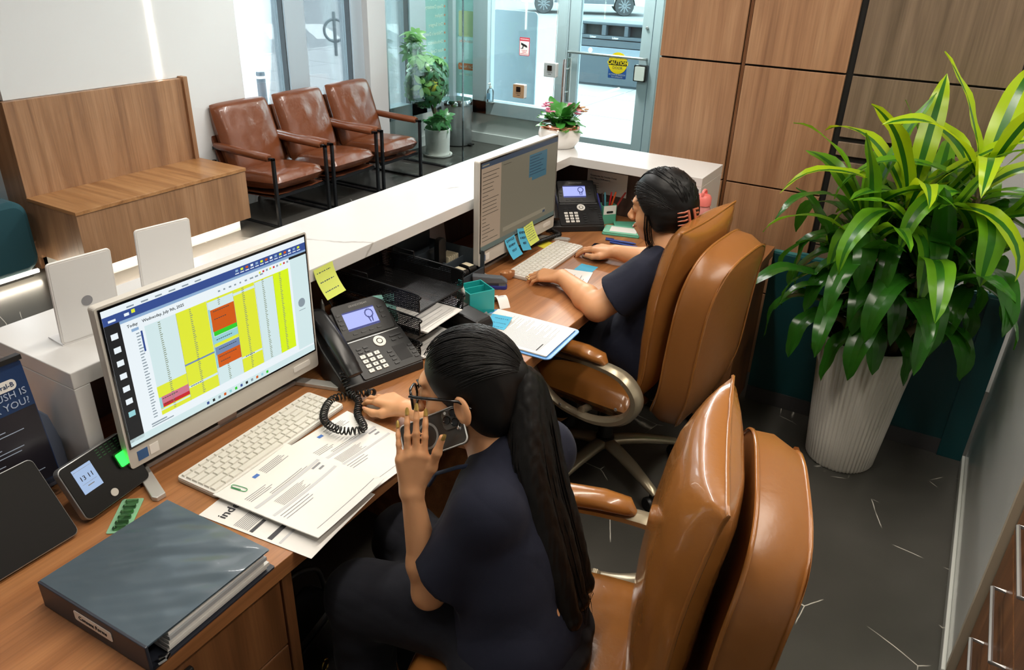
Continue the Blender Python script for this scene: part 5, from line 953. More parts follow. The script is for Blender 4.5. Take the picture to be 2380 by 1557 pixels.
def head(f, H, E, s=1.0):
    L = lambda p: A3(H)+E@(A3(p)*s); e = lambda c, r, k=.012, sub=False, M=None: f.ell(L(c), tuple(q*s for q in r), (E if M is None else E@M), k, sub)
    e((0, -.012, .032), (.073, .092, .086)); e((0, .034, -.040), (.055, .054, .076), .03); e((0, .060, -.096), (.024, .022, .019), .022)
    for x in (-1, 1):
        e((x*.036, .046, -.034), (.026, .030, .028), .02); e((x*.033, .090, .004), (.019, .014, .012), .012, True); e((x*.032, .074, .003), (.0155, .0145, .0125), .004)
        e((x*.012, .101, -.036), (.0085, .010, .0075), .006); e((x*.083, -.012, -.014), (.008, .019, .031), .005, M=euler_np(x*.35, -.2, 0)); e((x*.090, -.006, -.012), (.006, .010, .016), .004, True, M=euler_np(x*.35, -.2, 0))
    e((0, .078, .028), (.048, .015, .014), .016)
    f.cone(L((0, .086, .012)), L((0, .112, -.028)), .0085*s, .0115*s, .012); e((0, .113, -.030), (.011, .010, .010), .006)
    e((0, .093, -.060), (.021, .0095, .006), .006); e((0, .091, -.072), (.019, .010, .0075), .006); f.cone(L((-.019, .098, -.066)), L((.019, .098, -.066)), .0014, .0014, .002, True)
    e((0, .078, -.083), (.022, .014, .012), .012)
    return L
M_SKIN = mat('skin_warm', 'd99f72', .46, sss=.1, bump=(120, .08, .002)); M_NAVY = mat('navy_scrub', '0a1026', .9, bump=(500, .25, .0008), sheen=.02); M_HAIR = mat('black_hair', '070606', .46, spec=.32); M_NAVYD = mat('navy_trousers', '060a18', .92, bump=(500, .25, .0008), sheen=.03)
def strands(paths, r, name, par, m=None):
    b = MB()
    for p in paths: n = len(p); b.tube(p, [r*(.5+.5*math.sin(math.pi*min(1, .15+.85*i/n)))*(1 if i < n-1 else .2) for i in range(n)], 4, cap=False)
    return tag(b.build(name, m or M_HAIR, par, smooth=180), kind='stuff')
# ---------------------------------------------------------------- woman on the phone
def person_phone():
    org = (1.06, .48, 0); P = thing('person', 'woman in navy scrubs with glasses and a long ponytail holding a phone', 'person', org)
    H = A3((1.09, .715, 1.05)); E = euler_np(R(18), R(-10), R(8)); HL = lambda p: H+E@A3(p)
    NB = A3((1.105, .628, .905)); Ls, Rs = A3((.985, .60, .868)), A3((1.215, .605, .872)); Le, Lw = A3((.925, .700, .655)), A3((.935, .742, .885)); Re, Rw = A3((1.30, .80, .765)), A3((1.288, 1.035, .788))
    PV, CH = A3((1.02, .535, .57)), A3((1.058, .600, .76)); KL, KR = A3((.93, .89, .535)), A3((1.13, .92, .54)); FL, FR = A3((.90, .86, .08)), A3((1.14, .90, .08))
    f = Field((.76, .28, 0), (1.42, 1.24, 1.22), .0033); head(f, H, E)
    f.cone(HL((0, -.02, -.05)), NB, .050, .055, .02); f.cone(NB, CH, .075, .105, .04); f.cone(CH, PV, .105, .12, .04); f.cone(Ls, Rs, .045, .045, .03)
    for s, e, w in ((Ls, Le, Lw), (Rs, Re, Rw)):
        f.cone(s, e, .042, .033, .02); m = e+(w-e)*.3; f.cone(e, m, .032, .0335, .015); f.cone(m, w, .033, .0205, .015)
    for k, ft in ((KL, FL), (KR, FR)): f.cone(PV+(k-PV)*.1, k, .085, .06, .03); f.cone(k, ft, .055, .04, .02); f.cone(ft, ft+A3((0, .12, -.035)), .035, .03, .02)
    yd = A3((.10, .05, .99)); cz = A3((-.66, -.50, .45))
    tl = hand(f, Lw, yd, cz, 1, [(10, 14, 8), (6, 12, 8), (8, 14, 8), (12, 16, 10)], (2, 1, 0, -3), [(.018, .020, -.004), (.040, .058, .004), (.050, .096, .012), (.060, .130, .014)], .96, .84)
    tr = hand(f, Rw, (.18, .97, -.06), (0, .1, 1), -1, [(16, 24, 12), (14, 24, 14), (18, 26, 14), (24, 28, 14)], sc=.95, thin=.9)
    V, F_ = f.mesh(1); np_mesh('body', V, F_, M_SKIN, P, org)
    nails(tl, mat('nail_gold', 'c9a85c', .18, .5), P, org, 1.35); nails(tr, mat('nail_nude', 'c98f70', .25), P, org)
    # scrub top
    g = Field((.78, .24, .40), (1.42, 1.0, 1.02), .0042)
    g.cone(NB-A3((0, .01, .03)), CH, .075, .115, .04); g.ell(NB+A3((0, -.018, .036)), (.074, .062, .056), None, .03); g.ell(CH, (.140, .105, .17), euler_np(R(8), R(-18), 0), .04); g.ell((PV+CH)/2+A3((0, 0, -.01)), (.140, .115, .15), euler_np(R(8), R(-12), 0), .05); g.ell(PV+A3((0, .0, -.02)), (.165, .140, .12), None, .05)
    g.cone(Ls, Rs, .060, .060, .04); g.cone(Ls, NB+A3((-.03, 0, .0)), .058, .05, .04); g.cone(Rs, NB+A3((.03, 0, 0)), .058, .05, .04)
    hl = Ls+(Le-Ls)*.76; d = Le-Ls; d = d/np.linalg.norm(d); g.sleeve(Ls, hl, .058, .072, d+A3((-.1, .25, .0)))
    hr = Rs+(Re-Rs)*.85; g.sleeve(Rs, hr, .058, .068, Re-Rs)
    g.ell(HL((0, .06, -.13)), (.046, .046, .045), None, .012, True); 
    V, F_ = g.mesh(2); V = rumple(V, F_, .004, 30, 3, (1, 1, .5)); st = np_mesh('scrub_top', V, F_, M_NAVY, P, org)
    o3 = lambda p: tuple(A3(p)-A3(org))
    MB().tube([o3(HL(p)) for p in ((-.058, -.03, -.135), (-.064, .02, -.140), (-.045, .075, -.165), (-.02, .105, -.205))], .006, 8, flat=.6).build('collar', mat('scrub_collar', '22304e', .8), st, smooth=60)
    t = Field((.76, .24, 0), (1.34, 1.04, .72), .006); t.ell(PV-A3((0, .0, .03)), (.18, .15, .10), None, .03)
    for k, ft in ((KL, FL), (KR, FR)): t.cone(PV+(k-PV)*.1, k, .105, .078, .03); t.cone(k, ft+A3((0, 0, .05)), .075, .062, .03)
    V, F_ = t.mesh(2); V = rumple(V, F_, .006, 26, 5); np_mesh('trousers', V, F_, M_NAVYD, P, org)
    for ft in (FL, FR):
        s = Field(ft-A3((.08, .10, .1)), ft+A3((.08, .22, .08)), .005); s.cone(ft+A3((0, -.03, -.03)), ft+A3((0, .12, -.04)), .042, .038, .02); s.cut(ft-A3((0, 0, .078)), (0, 0, -1)); V, F_ = s.mesh(1); np_mesh('shoe', V, F_, M_BLACK, P, org)
    # hair
    q = Field((.95, .55, .88), (1.24, .86, 1.24), .0035); q.ell(HL((0, -.014, .034)), (.081, .097, .094), E, .01); q.ell(HL((0, -.052, -.035)), (.068, .060, .070), E, .03)
    q.cut(HL((0, .030, -.018)), E@A3((0, .80, -.60)), k=.010); q.cut(HL((0, 0, -.095)), E@A3((0, .2, -1)), k=.02); T0 = HL((0, -.106, .030)); q.cone(HL((0, -.085, .025)), T0, .045, .020, .03)
    V, F_ = q.mesh(2); hr_ = np_mesh('hair', V, F_, M_HAIR, P, org)
    rn = random.Random(5); ps = []; Tl = A3((0, -.106, .030))
    for k in range(620):
        a = rn.uniform(-math.pi, math.pi); s0 = rn.random()
        # start on the hairline ring, run over the skull to the tie
        if abs(a) < 1.9: st0 = A3((.083*math.sin(a), .014+.082*math.cos(a)*.95, .034+.075*math.cos(a)*.6+.02*s0))
        else: st0 = A3((.07*math.sin(a), -.05, -.06+.03*s0))
        d0 = (st0-A3((0, -.014, .034)))/A3((.083, .103, .096)); d0 /= np.linalg.norm(d0); d1 = (Tl-A3((0, -.014, .034)))/A3((.083, .103, .096)); d1 /= np.linalg.norm(d1); pts = []
        t0 = rn.uniform(0, .55); t1 = min(1, t0+rn.uniform(.3, .6))
        for i in range(9):
            t = t0+(t1-t0)*i/8; d = d0*(1-t)+d1*t+A3((0, 0, .18*math.sin(math.pi*t)*(1 if st0[2] > 0 else -.3))); d /= np.linalg.norm(d); pts.append(o3(HL(A3((0, -.014, .034))+d*A3((.083, .103, .096))*(1.0+.010*rn.random()))))
        ps.append(pts)
    strands(ps, .0011, 'hair_strands', hr_)
    PT = spline([T0, (1.138, .612, 1.066), (1.136, .600, 1.02), (1.124, .580, .95), (1.110, .550, .87), (1.100, .510, .78), (1.095, .475, .70), (1.090, .445, .63)], 4); RR = [.020, .034, .042, .046, .046, .044, .038, .026]
    q = Field((.98, .32, .54), (1.30, .70, 1.16), .004); n = len(PT)
    rad = lambda i: RR[min(6, int(i/4))]+(RR[min(7, int(i/4)+1)]-RR[min(6, int(i/4))])*((i % 4)/4)
    for i in range(n-1):
        for off in (-1, 0, 1): o = A3((.052, .010, 0))*off*min(1, i/12); q.cone(A3(PT[i])+o, A3(PT[i+1])+o, rad(i)*.72, rad(i+1)*.72, .012)
    V, F_ = q.mesh(2); V = rumple(V, F_, .0022, 150, 8, (1, 1, .06)); tl_ = np_mesh('ponytail', V, F_, M_HAIR, P, org); ps = []
    for k in range(700):
        a = rn.uniform(0, 6.283); rr = rn.uniform(.75, 1.12); i0 = rn.randint(0, 8); i1 = rn.randint(18, n-1); ph = rn.uniform(0, 6); pts = []
        for i in range(i0, i1+1, 2):
            w = min(1, i/12); pts.append(tuple(A3(PT[i])+A3((math.cos(a)*(rad(i)*.72*rr+.054*w), math.sin(a)*rad(i)*.74*rr+.010*w*math.cos(a), .002*math.sin(i+ph)))-A3(org)))
        if i1 > n-4: p = pts[-1]; pts.append((p[0]+rn.uniform(-.01, .015), p[1]+rn.uniform(-.01, .01), p[2]-rn.uniform(.02, .10)))
        ps.append(pts)
    strands(ps, .0011, 'ponytail_strands', tl_)
    MB().tube([o3(T0+E@A3((.019*math.cos(t*.4488), 0, .019*math.sin(t*.4488)))) for t in range(14)], .0055, 8, closed=True).build('hair_tie', mat('hair_tie', '201c20', .6), hr_, smooth=60)
    # glasses
    gl = MB(); M_FR = mat('glasses_black', '0d0b0b', .18)
    for s in (-1, 1):
        ring = [(s*.035+.028*math.copysign(abs(math.cos(t))**.6, math.cos(t)), .106-.010*abs((s*.035+.028*math.cos(t))/.06)**2, -.001+.021*math.copysign(abs(math.sin(t))**.7, math.sin(t))) for t in [k*math.pi/14 for k in range(28)]]
        gl.tube([o3(HL(p)) for p in ring], .0028, 6, closed=True)
        gl.tube([o3(HL(p)) for p in ((s*.063, .098, .010), (s*.074, .082, .012), (s*.082, .03, .010), (s*.087, -.008, .008), (s*.084, -.03, -.008))], .0042, 8, flat=.7)
    gl.tube([o3(HL(p)) for p in ((-.010, .106, .004), (0, .111, .007), (.010, .106, .004))], .0022, 6); G = gl.build('glasses', M_FR, P, smooth=60)
    for s in (-1, 1): MB().add([o3(HL((s*.035+.027*math.cos(k*math.pi/10), .105-.010*abs((s*.035+.027*math.cos(k*math.pi/10))/.06)**2, -.001+.020*math.sin(k*math.pi/10)))) for k in range(20)], [tuple(range(20))]).build('lens', glassy('lens_glass', 'f4f6f6', 1.5), G)
    for s in (-1, 1):
        MB().tube([o3(HL((s*x, y, z))) for x, y, z in ((.012, .093, .026), (.030, .092, .031), (.050, .078, .025))], [.0022, .0026, .001], 6, flat=.6).build('eyebrow', M_HAIR, P); MB().tube([o3(HL((s*x, y, z))) for x, y, z in ((.018, .0875, -.004), (.032, .0885, -.007), (.046, .082, -.004))], .0011, 5).build('eyelashes', M_HAIR, P)
    MB().tube([o3(HL((x, .1015-.5*x*x*20, z))) for x, z in ((-.02, -.066), (-.01, -.0635), (0, -.0645), (.01, -.0635), (.02, -.066))], .0032, 6, flat=.8).build('lips', mat('lips_rose', 'a85f52', .4), P, smooth=60)
    MB().lathe([(.0055, 0), (.006, .002), (.0045, .006)], 12, M=Matrix.Translation(o3(HL((-.088, -.004, -.046))))).build('earring', M_CHROME, P, smooth=40)
    # phone held in the hand
    r2, u2, fw = A3(_r2), A3(_u2), A3(_fw); nrm = -fw*.86+u2*.12-r2*.50; nrm /= np.linalg.norm(nrm); lo = .95*r2+.26*u2; lo = lo-nrm*(lo@nrm); lo /= np.linalg.norm(lo); ss = np.cross(nrm, lo)
    top = A3((1.012, .672, 1.028)); c = top-lo*.0735
    K = Matrix([[lo[i], ss[i], nrm[i], c[i]] for i in range(3)]+[[0, 0, 0, 1]])
    sp_ = thing('smartphone', 'grey smartphone in a clear case held to the ear of the woman with glasses', 'smartphone'); sp_.matrix_world = K
    MB().rbox(-.0735, .0735, -.0358, .0358, -.004, .004, .012, n=6).build('body', mat('phone_graphite', '4c4a47', .28, .5), sp_, bevel=.001); MB().rbox(-.076, .076, -.038, .038, -.005, .003, .014, n=6).build('case', glassy('clear_case', 'e9ecec', 2, .08), sp_); MB().tube([(x, y, .0042) for x, y in [(math.copysign(.0635+.0115*abs(math.cos(t)), math.cos(t)), math.copysign(.0255+.0115*abs(math.sin(t)), math.sin(t))) for t in [(k+.5)*math.pi/20 for k in range(40)]]], .0016, 6, closed=True).build('case_rim', mat('case_rim', 'c9cccb', .2), sp_, smooth=60)
    cb = MB().rbox(.030, .068, -.004, .034, .004, .0068, .010, n=5).build('camera_plate', mat('camera_plate', '5c5a56', .2, .4), sp_, bevel=.001)
    for x, y in ((.058, .024), (.058, .006), (.041, .015)): MB().lathe([(.0082, .0068), (.0082, .009), (.0066, .0092), (.006, .0085), (0, .0085)], 24, M=Matrix.Translation((x, y, 0)), cap=False).build('camera_lens', M_BLACKG, cb, smooth=40)
    MB().lathe([(.003, .0068), (.003, .0074)], 12, M=Matrix.Translation((.040, .029, 0))).build('flash', M_PAPER, cb); MB().lathe([(.026, .0042), (.026, .0048), (.0215, .0048), (.0215, .0042)], 40, M=Matrix.Translation((-.012, 0, 0)), cap=False).build('case_ring', mat('case_ring', '8d8e8c', .3), sp_)
    return P
person_phone()
# ---------------------------------------------------------------- woman at the far computer
def person_typing():
    org = (2.37, .78, 0); P = thing('person', 'woman in navy scrubs with black clipped-up hair typing at the dim screen', 'person', org)
    H = A3((2.40, .804, 1.071)); E = euler_np(R(-1), R(-9), R(-2)); HL = lambda p: H+E@A3(p); o3 = lambda p: tuple(A3(p)-A3(org))
    NB = A3((2.385, .735, .93)); Ls, Rs = A3((2.255, .790, .865)), A3((2.53, .765, .875)); Le, Lw = A3((2.165, .905, .765)), A3((2.295, 1.105, .785)); Re, Rw = A3((2.66, .865, .775)), A3((2.632, 1.045, .79))
    PV, CH = A3((2.37, .72, .58)), A3((2.385, .745, .77)); KL, KR = A3((2.25, 1.12, .565)), A3((2.47, 1.12, .565)); FL, FR = A3((2.23, 1.16, .08)), A3((2.49, 1.16, .08))
    f = Field((2.06, .50, 0), (2.76, 1.34, 1.24), .0036); head(f, H, E)
    f.cone(HL((0, -.02, -.05)), NB, .053, .06, .02); f.cone(NB, CH, .08, .12, .04); f.cone(CH, PV, .12, .14, .04); f.cone(Ls, Rs, .05, .05, .03)
    for s, e, w in ((Ls, Le, Lw), (Rs, Re, Rw)):
        f.cone(s, e, .056, .046, .02); m = e+(w-e)*.3; f.cone(e, m, .045, .046, .015); f.cone(m, w, .045, .027, .015)
    for k, ft in ((KL, FL), (KR, FR)): f.cone(PV+(k-PV)*.1, k, .09, .065, .03); f.cone(k, ft, .06, .04, .02); f.cone(ft, ft+A3((0, .12, -.035)), .035, .03, .02)
    tl = hand(f, Lw, (-.12, .96, -.10), (-.15, .1, 1), 1, [(22, 34, 18), (18, 32, 18), (20, 34, 18), (24, 34, 18)], (2, 1, -1, -4)); tr = hand(f, Rw, (.06, .98, -.05), (0, .1, 1), -1, [(14, 22, 12), (12, 22, 14), (16, 24, 14), (22, 26, 14)])
    V, F_ = f.mesh(1); np_mesh('body', V, F_, M_SKIN, P, org); M_NR = mat('nail_dark_red', '5a1420', .15); nails(tl, M_NR, P, org, 1.2); nails(tr, M_NR, P, org, 1.2)
    rp = Vector(tl[2][0])-Vector(tl[2][1])*.045-Vector(org); MB().tube([tuple(rp+Vector(np.cross(tl[2][1], tl[2][2]))*(.0092*math.cos(t*.5236))+Vector(tl[2][2])*(.0092*math.sin(t*.5236))) for t in range(12)], .0012, 6, closed=True).build('finger_ring', mat('gold', 'e0b860', .15, 1), P)
    g = Field((2.02, .46, .40), (2.80, 1.14, 1.04), .0045)
    g.cone(NB-A3((0, 0, .03)), CH, .08, .14, .04); g.ell(CH, (.172, .135, .17), euler_np(R(-6), R(-8), 0), .04); g.ell((PV+CH)/2, (.18, .155, .15), None, .05); g.ell(PV-A3((0, 0, .04)), (.20, .175, .14), None, .05); g.ell(PV+A3((0, .10, .02)), (.19, .14, .10), None, .05)
    g.cone(Ls, Rs, .064, .064, .04); g.cone(Ls, NB, .06, .055, .04); g.cone(Rs, NB, .06, .055, .04)
    hl = Ls+(Le-Ls)*.62; g.sleeve(Ls, hl, .068, .080, (Le-Ls)+A3((.05, 0, 0)))
    hr = Rs+(Re-Rs)*.7; g.sleeve(Rs, hr, .066, .076, Re-Rs); g.ell(HL((0, .0, -.150)), (.060, .070, .050), None, .012, True)
    V, F_ = g.mesh(2); V = rumple(V, F_, .004, 28, 6, (1, 1, .55)); np_mesh('scrub_top', V, F_, M_NAVY, P, org)
    t = Field((2.06, .48, 0), (2.70, 1.26, .72), .006); t.ell(PV-A3((0, 0, .03)), (.19, .16, .10), None, .03)
    for k, ft in ((KL, FL), (KR, FR)): t.cone(PV+(k-PV)*.1, k, .11, .082, .03); t.cone(k, ft+A3((0, 0, .05)), .078, .062, .03)
    V, F_ = t.mesh(2); np_mesh('trousers', V, F_, M_NAVYD, P, org)
    for ft in (FL, FR):
        s = Field(ft-A3((.08, .10, .1)), ft+A3((.08, .22, .08)), .005); s.cone(ft+A3((0, -.03, -.03)), ft+A3((0, .12, -.04)), .042, .038, .02); s.cut(ft-A3((0, 0, .078)), (0, 0, -1)); V, F_ = s.mesh(1); np_mesh('shoe', V, F_, M_BLACK, P, org)
    q = Field((2.24, .62, .88), (2.56, .97, 1.25), .0038); q.ell(HL((0, -.016, .034)), (.090, .108, .101), E, .01); q.ell(HL((0, -.066, -.022)), (.076, .056, .072), E, .03)
    for s in (-1, 1): q.ell(HL((s*.068, -.022, -.018)), (.028, .046, .050), E, .02)
    q.cut(HL((0, .026, -.02)), E@A3((0, .86, -.50)), k=.012)
    V, F_ = q.mesh(2); V = rumple(V, F_, .0022, 70, 4, (.5, .3, 1)); hr_ = np_mesh('hair', V, F_, M_HAIR, P, org); rn = random.Random(8); ps = []; Tl = A3((-.045, -.105, -.025)); R3 = A3((.091, .110, .103)); c0 = A3((0, -.016, .034))
    for k in range(560):
        a = rn.uniform(-2.2, 2.2); st0 = A3((.085*math.sin(a), .024+.05*math.cos(a), .06*math.cos(a)+.02-.05*abs(math.sin(a))*rn.random())); d0 = (st0-c0)/R3; d0 /= np.linalg.norm(d0); d1 = (Tl-c0)/R3; d1 /= np.linalg.norm(d1); t0 = rn.uniform(0, .5); t1 = min(1, t0+rn.uniform(.3, .6)); pts = []
        for i in range(8):
            u = t0+(t1-t0)*i/7; d = d0*(1-u)+d1*u+A3((.3*math.copysign(1, st0[0])*math.sin(math.pi*u)*.4, 0, .25*math.sin(math.pi*u))); d /= np.linalg.norm(d); pts.append(o3(HL(c0+d*R3*(1+.014*rn.random()))))
        ps.append(pts)
    for k in range(26):                                     # loose locks by the cheek and nape
        x = -.080-rn.uniform(0, .012); y = rn.uniform(.0, .028); ps.append([o3(HL(p)) for p in ((x, y, .0), (x-.004, y+.004, -.05), (x+.006, y+.006, -.09), (x+.012+rn.uniform(-.01, .01), y-.004, -.12-rn.uniform(0, .03)))])
    for k in range(20):
        x = rn.uniform(-.06, .06); ps.append([o3(HL(p)) for p in ((x, -.085, -.06), (x*1.1, -.092, -.10), (x*1.15+rn.uniform(-.01, .01), -.088, -.13-rn.uniform(0, .02)))])
    strands(ps, .0012, 'hair_strands', hr_)
    M_CLIP = mat('claw_clip_coral', 'a85a42', .2, coat=.4)
    cc, nn, tt = A3((-.052, -.112, -.028)), A3((-.45, -.89, 0)), A3((-.89, .45, 0))
    for s in (-1, 1):
        cl = MB().tube([o3(HL(cc+tt*(s*.012)+nn*(.012+.006*math.sin(t*.52))+A3((0, 0, .042-.014*t)))) for t in range(7)], .0065, 8, flat=.7).build('claw_clip', M_CLIP, hr_, smooth=60)
        for k in range(7): MB().tube([o3(HL(cc+p)) for p in (tt*(s*.012)+nn*.014+A3((0, 0, .040-.0135*k)), tt*(s*.030)+nn*.012+A3((0, 0, .038-.0135*k)), tt*(s*.044)+nn*(-.004)+A3((0, 0, .036-.0135*k)))], [.0036, .0034, .002], 6).build('clip_tooth', M_CLIP, cl, smooth=60)
    for s in (-1, 1):
        MB().tube([o3(HL((s*x, y, z))) for x, y, z in ((.012, .093, .026), (.030, .092, .031), (.050, .078, .025))], [.0022, .0026, .001], 6, flat=.6).build('eyebrow', M_HAIR, P); MB().ell(o3(HL((s*.032, .0835, .003))), (.006, .006, .006), 10, 8).build('eye', mat('eye_dark', '1a120e', .1), P, smooth=180); MB().tube([o3(HL((s*x, y, z))) for x, y, z in ((.018, .089, .006), (.032, .0915, .0085), (.048, .083, .005))], .0013, 5).build('eyelashes', M_HAIR, P)
    MB().tube([o3(HL((x, .1015-.5*x*x*20, z))) for x, z in ((-.02, -.066), (-.01, -.0635), (0, -.0645), (.01, -.0635), (.02, -.066))], .0036, 6, flat=.8).build('lips', mat('lips_rose'), P, smooth=60)
    return P
person_typing()
# ---------------------------------------------------------------- plants
def leafmat(name, col, rough=.3, tr=.35, tcol=None):
    m = mat(name, col, rough, bump=(14, .15, .004)); nt = m.node_tree; p = nt.nodes['Principled BSDF']; o = nt.nodes['Material Output']
    t = nt.nodes.new('ShaderNodeBsdfTranslucent'); t.inputs[0].default_value = lin(tcol or col); x = nt.nodes.new('ShaderNodeMixShader'); x.inputs[0].default_value = tr
    nt.links.new(p.outputs[0], x.inputs[1]); nt.links.new(t.outputs[0], x.inputs[2]); nt.links.new(x.outputs[0], o.inputs[0]); return m
L_LIME = leafmat('leaf_lime', 'a8c81e', .3, .4, 'c8e020'); L_MID = leafmat('leaf_fresh_green', '5f9a1e', .28, .35, '8fc020'); L_DARK = leafmat('leaf_dark_green', '265c18', .22, .25, '4f9020'); L_STR = leafmat('leaf_centre_stripe', '2c6a1a', .25, .25)
M_POTW = mat('ribbed_planter_white', 'dedad0', .5); M_SOIL = mat('soil'); M_BARK = mat('cane_bark', '6f6048', .8, bump=(60, .5, .004))
def leaf(par, base, az, el, L, Wd, droop, mats, twist=0.0, seed=0):
    rr = random.Random(seed); p = Vector(base); d = Vector((math.cos(az)*math.cos(el), math.sin(az)*math.cos(el), math.sin(el))); n = 13; spine_ = [p.copy()]; dirs = [d.copy()]; h = Vector((math.cos(az), math.sin(az), 0))
    e = el
    for i in range(n):
        t = i/n; e -= droop*(.35+1.3*t)/n; e = max(e, -1.45); d = h*math.cos(e)+Vector((0, 0, math.sin(e))); p = p+d*(L/n); spine_.append(p.copy()); dirs.append(d.copy())
    if seed < 9000 and any(q.y < -.425 and q.z < .80 for q in spine_): return leaf(par, (base[0], -base[1]*.3, base[2]), -az, el, L, Wd, droop, mats, twist, seed+9000)
    side0 = Vector((-math.sin(az), math.cos(az), 0)); ph = rr.uniform(0, 6); b = MB()
    def f(u, v):
        i = v*n; k = min(n-1, int(i)); c = spine_[k].lerp(spine_[k+1], i-k); t = dirs[k].lerp(dirs[k+1], i-k).normalized(); a = twist*v; s = side0*math.cos(a)+t.cross(side0)*math.sin(a); nn = s.cross(t).normalized()
        w = Wd*(.30+.70*math.sin(math.pi*min(1, v*1.12))**.8 if v < .55 else max(0, 1-((v-.45)/.55)**2.2)**.75*1.0); x = (2*u-1)*w
        return tuple(c+s*x-nn*(abs(2*u-1)*w*.22)+nn*(.005*abs(2*u-1)**2*math.sin(17*v+ph)))
    for (u0, u1, mi, nu) in ((0, .36, 0, 2), (.36, .64, 1, 1), (.64, 1, 0, 2)): b.grid(lambda u, v: f(u0+(u1-u0)*u, v), nu, n, mi)
    return b.build('leaf', mats, par, smooth=180)
dr = thing('dracaena', 'tall bushy dracaena with lime and dark green leaves in a ribbed white planter', 'potted plant', (2.95, .105, 0))
rib = MB(); n = 336; prof = [(.122, 0), (.130, .012), (.142, .15), (.160, .36), (.178, .545), (.180, .555)]
vs = [((r*(1+.016*math.cos(56*2*math.pi*k/n)))*math.cos(2*math.pi*k/n), (r*(1+.016*math.cos(56*2*math.pi*k/n)))*math.sin(2*math.pi*k/n), z) for r, z in prof for k in range(n)]
rib.add(vs, [(i*n+k, i*n+(k+1) % n, (i+1)*n+(k+1) % n, (i+1)*n+k) for i in range(len(prof)-1) for k in range(n)]).lathe([(.180, .555), (.176, .560), (.168, .556), (.160, .42)], n, cap=False).lathe([(0, .001), (.122, .001)], n, cap=False).build('planter', M_POTW, dr, smooth=50)
MB().lathe([(0, .43), (.163, .43)], 32, cap=False).build('soil', M_SOIL, dr); MB().lathe([(.12, .40), (.145, .40), (.150, .56), (.145, .56), (.14, .43)], 32, cap=False).build('inner_pot', M_BLACK, dr, smooth=40)
rd_ = random.Random(11); CR = [((-.06, -.01, 1.06), 19, .42, 1), ((-.03, -.20, 1.17), 19, .44, 1), ((-.10, .08, .90), 17, .40, .4), ((-.10, -.10, .88), 17, .40, .4), ((-.11, .14, .74), 14, .38, 0), ((-.10, -.02, .72), 15, .38, 0), ((.06, -.08, .98), 13, .40, .3), ((-.10, -.16, .78), 13, .38, 0), ((0, -.26, .90), 12, .38, .2), ((-.05, .12, 1.0), 12, .38, .5)]
for ci, (c, nl, L0, yg) in enumerate(CR):
    bx, by = c[0]*.5, max(-.10, min(.10, c[1]*.5)); MB().tube(spline([(bx, by, .42), (bx*1.2, by*1.2, .6), (c[0], c[1], c[2]-.08), (c[0], c[1], c[2]+.03)], 4), [.014]*9+[.012]*3+[.008], 8).build('cane', M_BARK, dr, smooth=60)
    for k in range(nl):
        t = k/nl; az = k*2.39996+ci*1.3; el = R(76)*(1-t)**1.7+R(18)*t+rd_.uniform(-.12, .12); L = L0*(.80+.35*math.sin(math.pi*min(1, t+.25)))*rd_.uniform(.88, 1.08); dp_ = (.45+2.5*min(1, t*1.6)**.8)*rd_.uniform(.85, 1.15)
        lime = yg >= 1 and t < .42; mid = (yg >= .9 and t < .75) or (yg > .1 and t < .3)
        z = c[2]+.05*(1-t)-.10*t
        leaf(dr, (c[0]+.012*math.cos(az), c[1]+.012*math.sin(az), z), az, el, L, rd_.uniform(.033, .045), dp_, (L_LIME, L_STR) if lime else ((L_MID, L_STR) if mid else (L_DARK, L_DARK)), rd_.uniform(-.5, .5), ci*100+k)
# schefflera in the entry
sf = thing('schefflera', 'bushy schefflera tree in a white pot behind the glass partition', 'potted plant', (6.10, 4.37, 0))
MB().lathe([(.10, .012), (.115, .02), (.122, .24), (.124, .26), (.114, .26), (.112, .22)], 32, cap=False).lathe([(0, .014), (.10, .014)], 32, cap=False).build('pot', M_WPLAST, sf, smooth=50); MB().lathe([(.12, 0), (.14, .006), (.142, .022), (.134, .022), (.12, .012)], 32, cap=False).lathe([(0, .001), (.12, .001)], 32, cap=False).build('saucer', M_WPLAST, sf, smooth=50); MB().lathe([(0, .23), (.112, .23)], 24, cap=False).build('soil', M_SOIL, sf)
for s in range(3): MB().tube([(.016*math.cos(z*9+s*2.09)-.0*z, .016*math.sin(z*9+s*2.09)+.16*max(0, (z-.3))/.6, z) for z in [.22+.04*k for k in range(18)]], .010, 7).build('trunk', M_BARK, sf, smooth=60)
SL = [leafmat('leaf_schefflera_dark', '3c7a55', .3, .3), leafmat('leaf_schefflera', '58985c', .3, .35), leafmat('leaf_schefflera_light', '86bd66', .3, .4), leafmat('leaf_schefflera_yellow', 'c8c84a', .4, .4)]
WM = {}
def whorl(mi, seed):
    rr = random.Random(seed); b = MB(); nlf = rr.randint(6, 8)
    for k in range(nlf):
        a = 2*math.pi*k/nlf+rr.uniform(-.15, .15); L = rr.uniform(.07, .10); dr_ = rr.uniform(.25, .6)
        def f(u, v):
            w = .021*math.sin(math.pi*min(1, v**.75))**.8*(2*u-1); r = .012+L*v; z = .004-dr_*L*v*v-abs(w)*.15; return (r*math.cos(a)-w*math.sin(a), r*math.sin(a)+w*math.cos(a), z)
        b.grid(f, 2, 4)
    b.tube([(0, 0, 0), (0, 0, -.05)], .0016, 4); o = b.build('leaf_whorl', SL[mi], sf, smooth=180); return o
for mi in range(4):
    for k in range(3): WM[mi, k] = whorl(mi, mi*10+k)
used = set(); rs = random.Random(21)
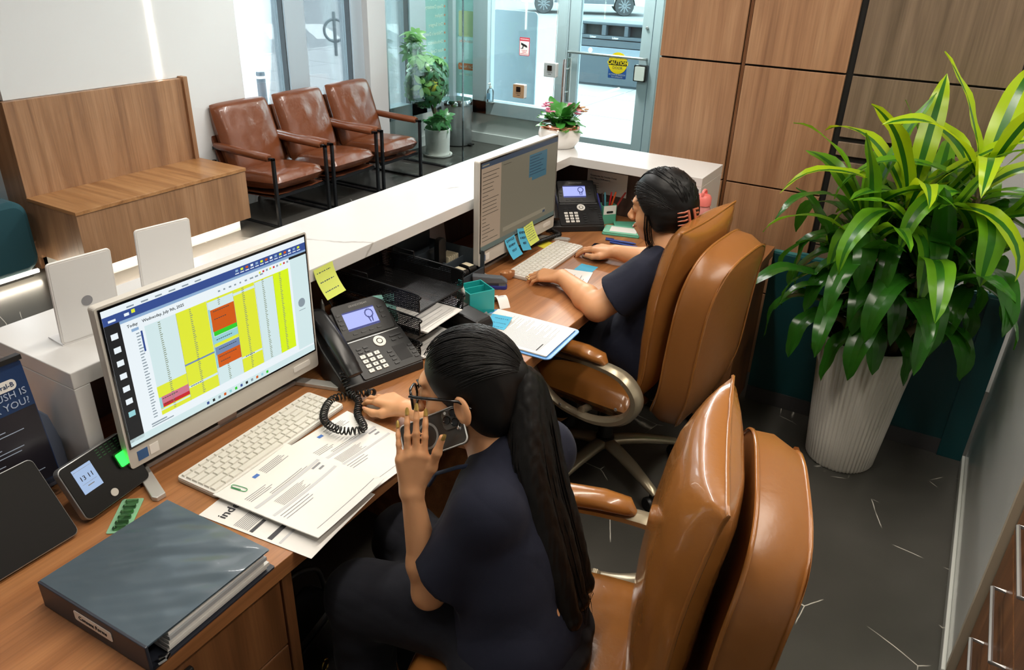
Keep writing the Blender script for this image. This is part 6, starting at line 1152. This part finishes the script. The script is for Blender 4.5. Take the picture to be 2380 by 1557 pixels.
def place(p, d, mi):
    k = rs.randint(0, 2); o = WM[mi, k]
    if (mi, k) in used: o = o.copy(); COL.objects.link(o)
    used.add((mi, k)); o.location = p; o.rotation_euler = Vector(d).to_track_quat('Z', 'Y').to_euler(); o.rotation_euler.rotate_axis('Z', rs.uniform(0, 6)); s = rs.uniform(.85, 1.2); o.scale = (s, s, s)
cn = 0
while cn < 175:
    d = Vector((rs.gauss(0, 1), rs.gauss(0, 1), rs.gauss(0, 1))).normalized(); q = rs.uniform(.4, 1); p = Vector((d.x*.27*q, .12+d.y*.20*q, .70+d.z*.27*q))
    if p.y > .26 or p.z < .44 or p.x < -.22: continue
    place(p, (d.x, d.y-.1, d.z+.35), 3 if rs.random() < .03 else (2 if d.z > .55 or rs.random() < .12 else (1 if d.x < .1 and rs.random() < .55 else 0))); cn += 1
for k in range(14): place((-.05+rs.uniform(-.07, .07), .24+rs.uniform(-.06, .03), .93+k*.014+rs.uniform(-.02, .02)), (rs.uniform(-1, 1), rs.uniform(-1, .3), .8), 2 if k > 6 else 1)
for k in range(9): place((rs.uniform(-.10, .08), rs.uniform(-.08, .06), .27+rs.uniform(0, .14)), (rs.uniform(-1, 1), rs.uniform(-1, 1), .6), 1)
for x, y, z in ((-.05, .24, .95), (.1, .05, .8), (-.12, .1, .75)): MB().tube(spline([(0, .05, .5), (x*.5, y*.7, z*.75), (x, y, z)], 4), .006, 6).build('branch', M_BARK, sf, smooth=60)
# ceiling fixtures of the room's lamps
for i, (x, y, a, b) in enumerate(((1.5, .95, 2.4, .12), (1.9, -.35, 2.4, .12), (3.3, 2.5, 2.6, .12), (5.0, 2.6, .12, 2.0), (6.3, 3.2, .6, .12), (.2, 3.0, .12, 2.4))):
    cf = thing('ceiling_lamp', 'slim linear ceiling lamp ' + ['above the near desk edge', 'above the aisle behind the chairs', 'above the lounge floor', 'in front of the glass partition', 'in the entry', 'at the far left of the lounge'][i], 'lamp', (x, y, 2.75), 0, 'linear ceiling lamps')
    MB().box(-a/2-.01, a/2+.01, -b/2-.01, -b/2, -.045, 0).box(-a/2-.01, a/2+.01, b/2, b/2+.01, -.045, 0).box(-a/2-.01, -a/2, -b/2, b/2, -.045, 0).box(a/2, a/2+.01, -b/2, b/2, -.045, 0).build('housing', M_WPLAST, cf); MB().box(-a/2, a/2, -b/2, b/2, -.03, -.025).build('reflector', M_WHITE, cf)
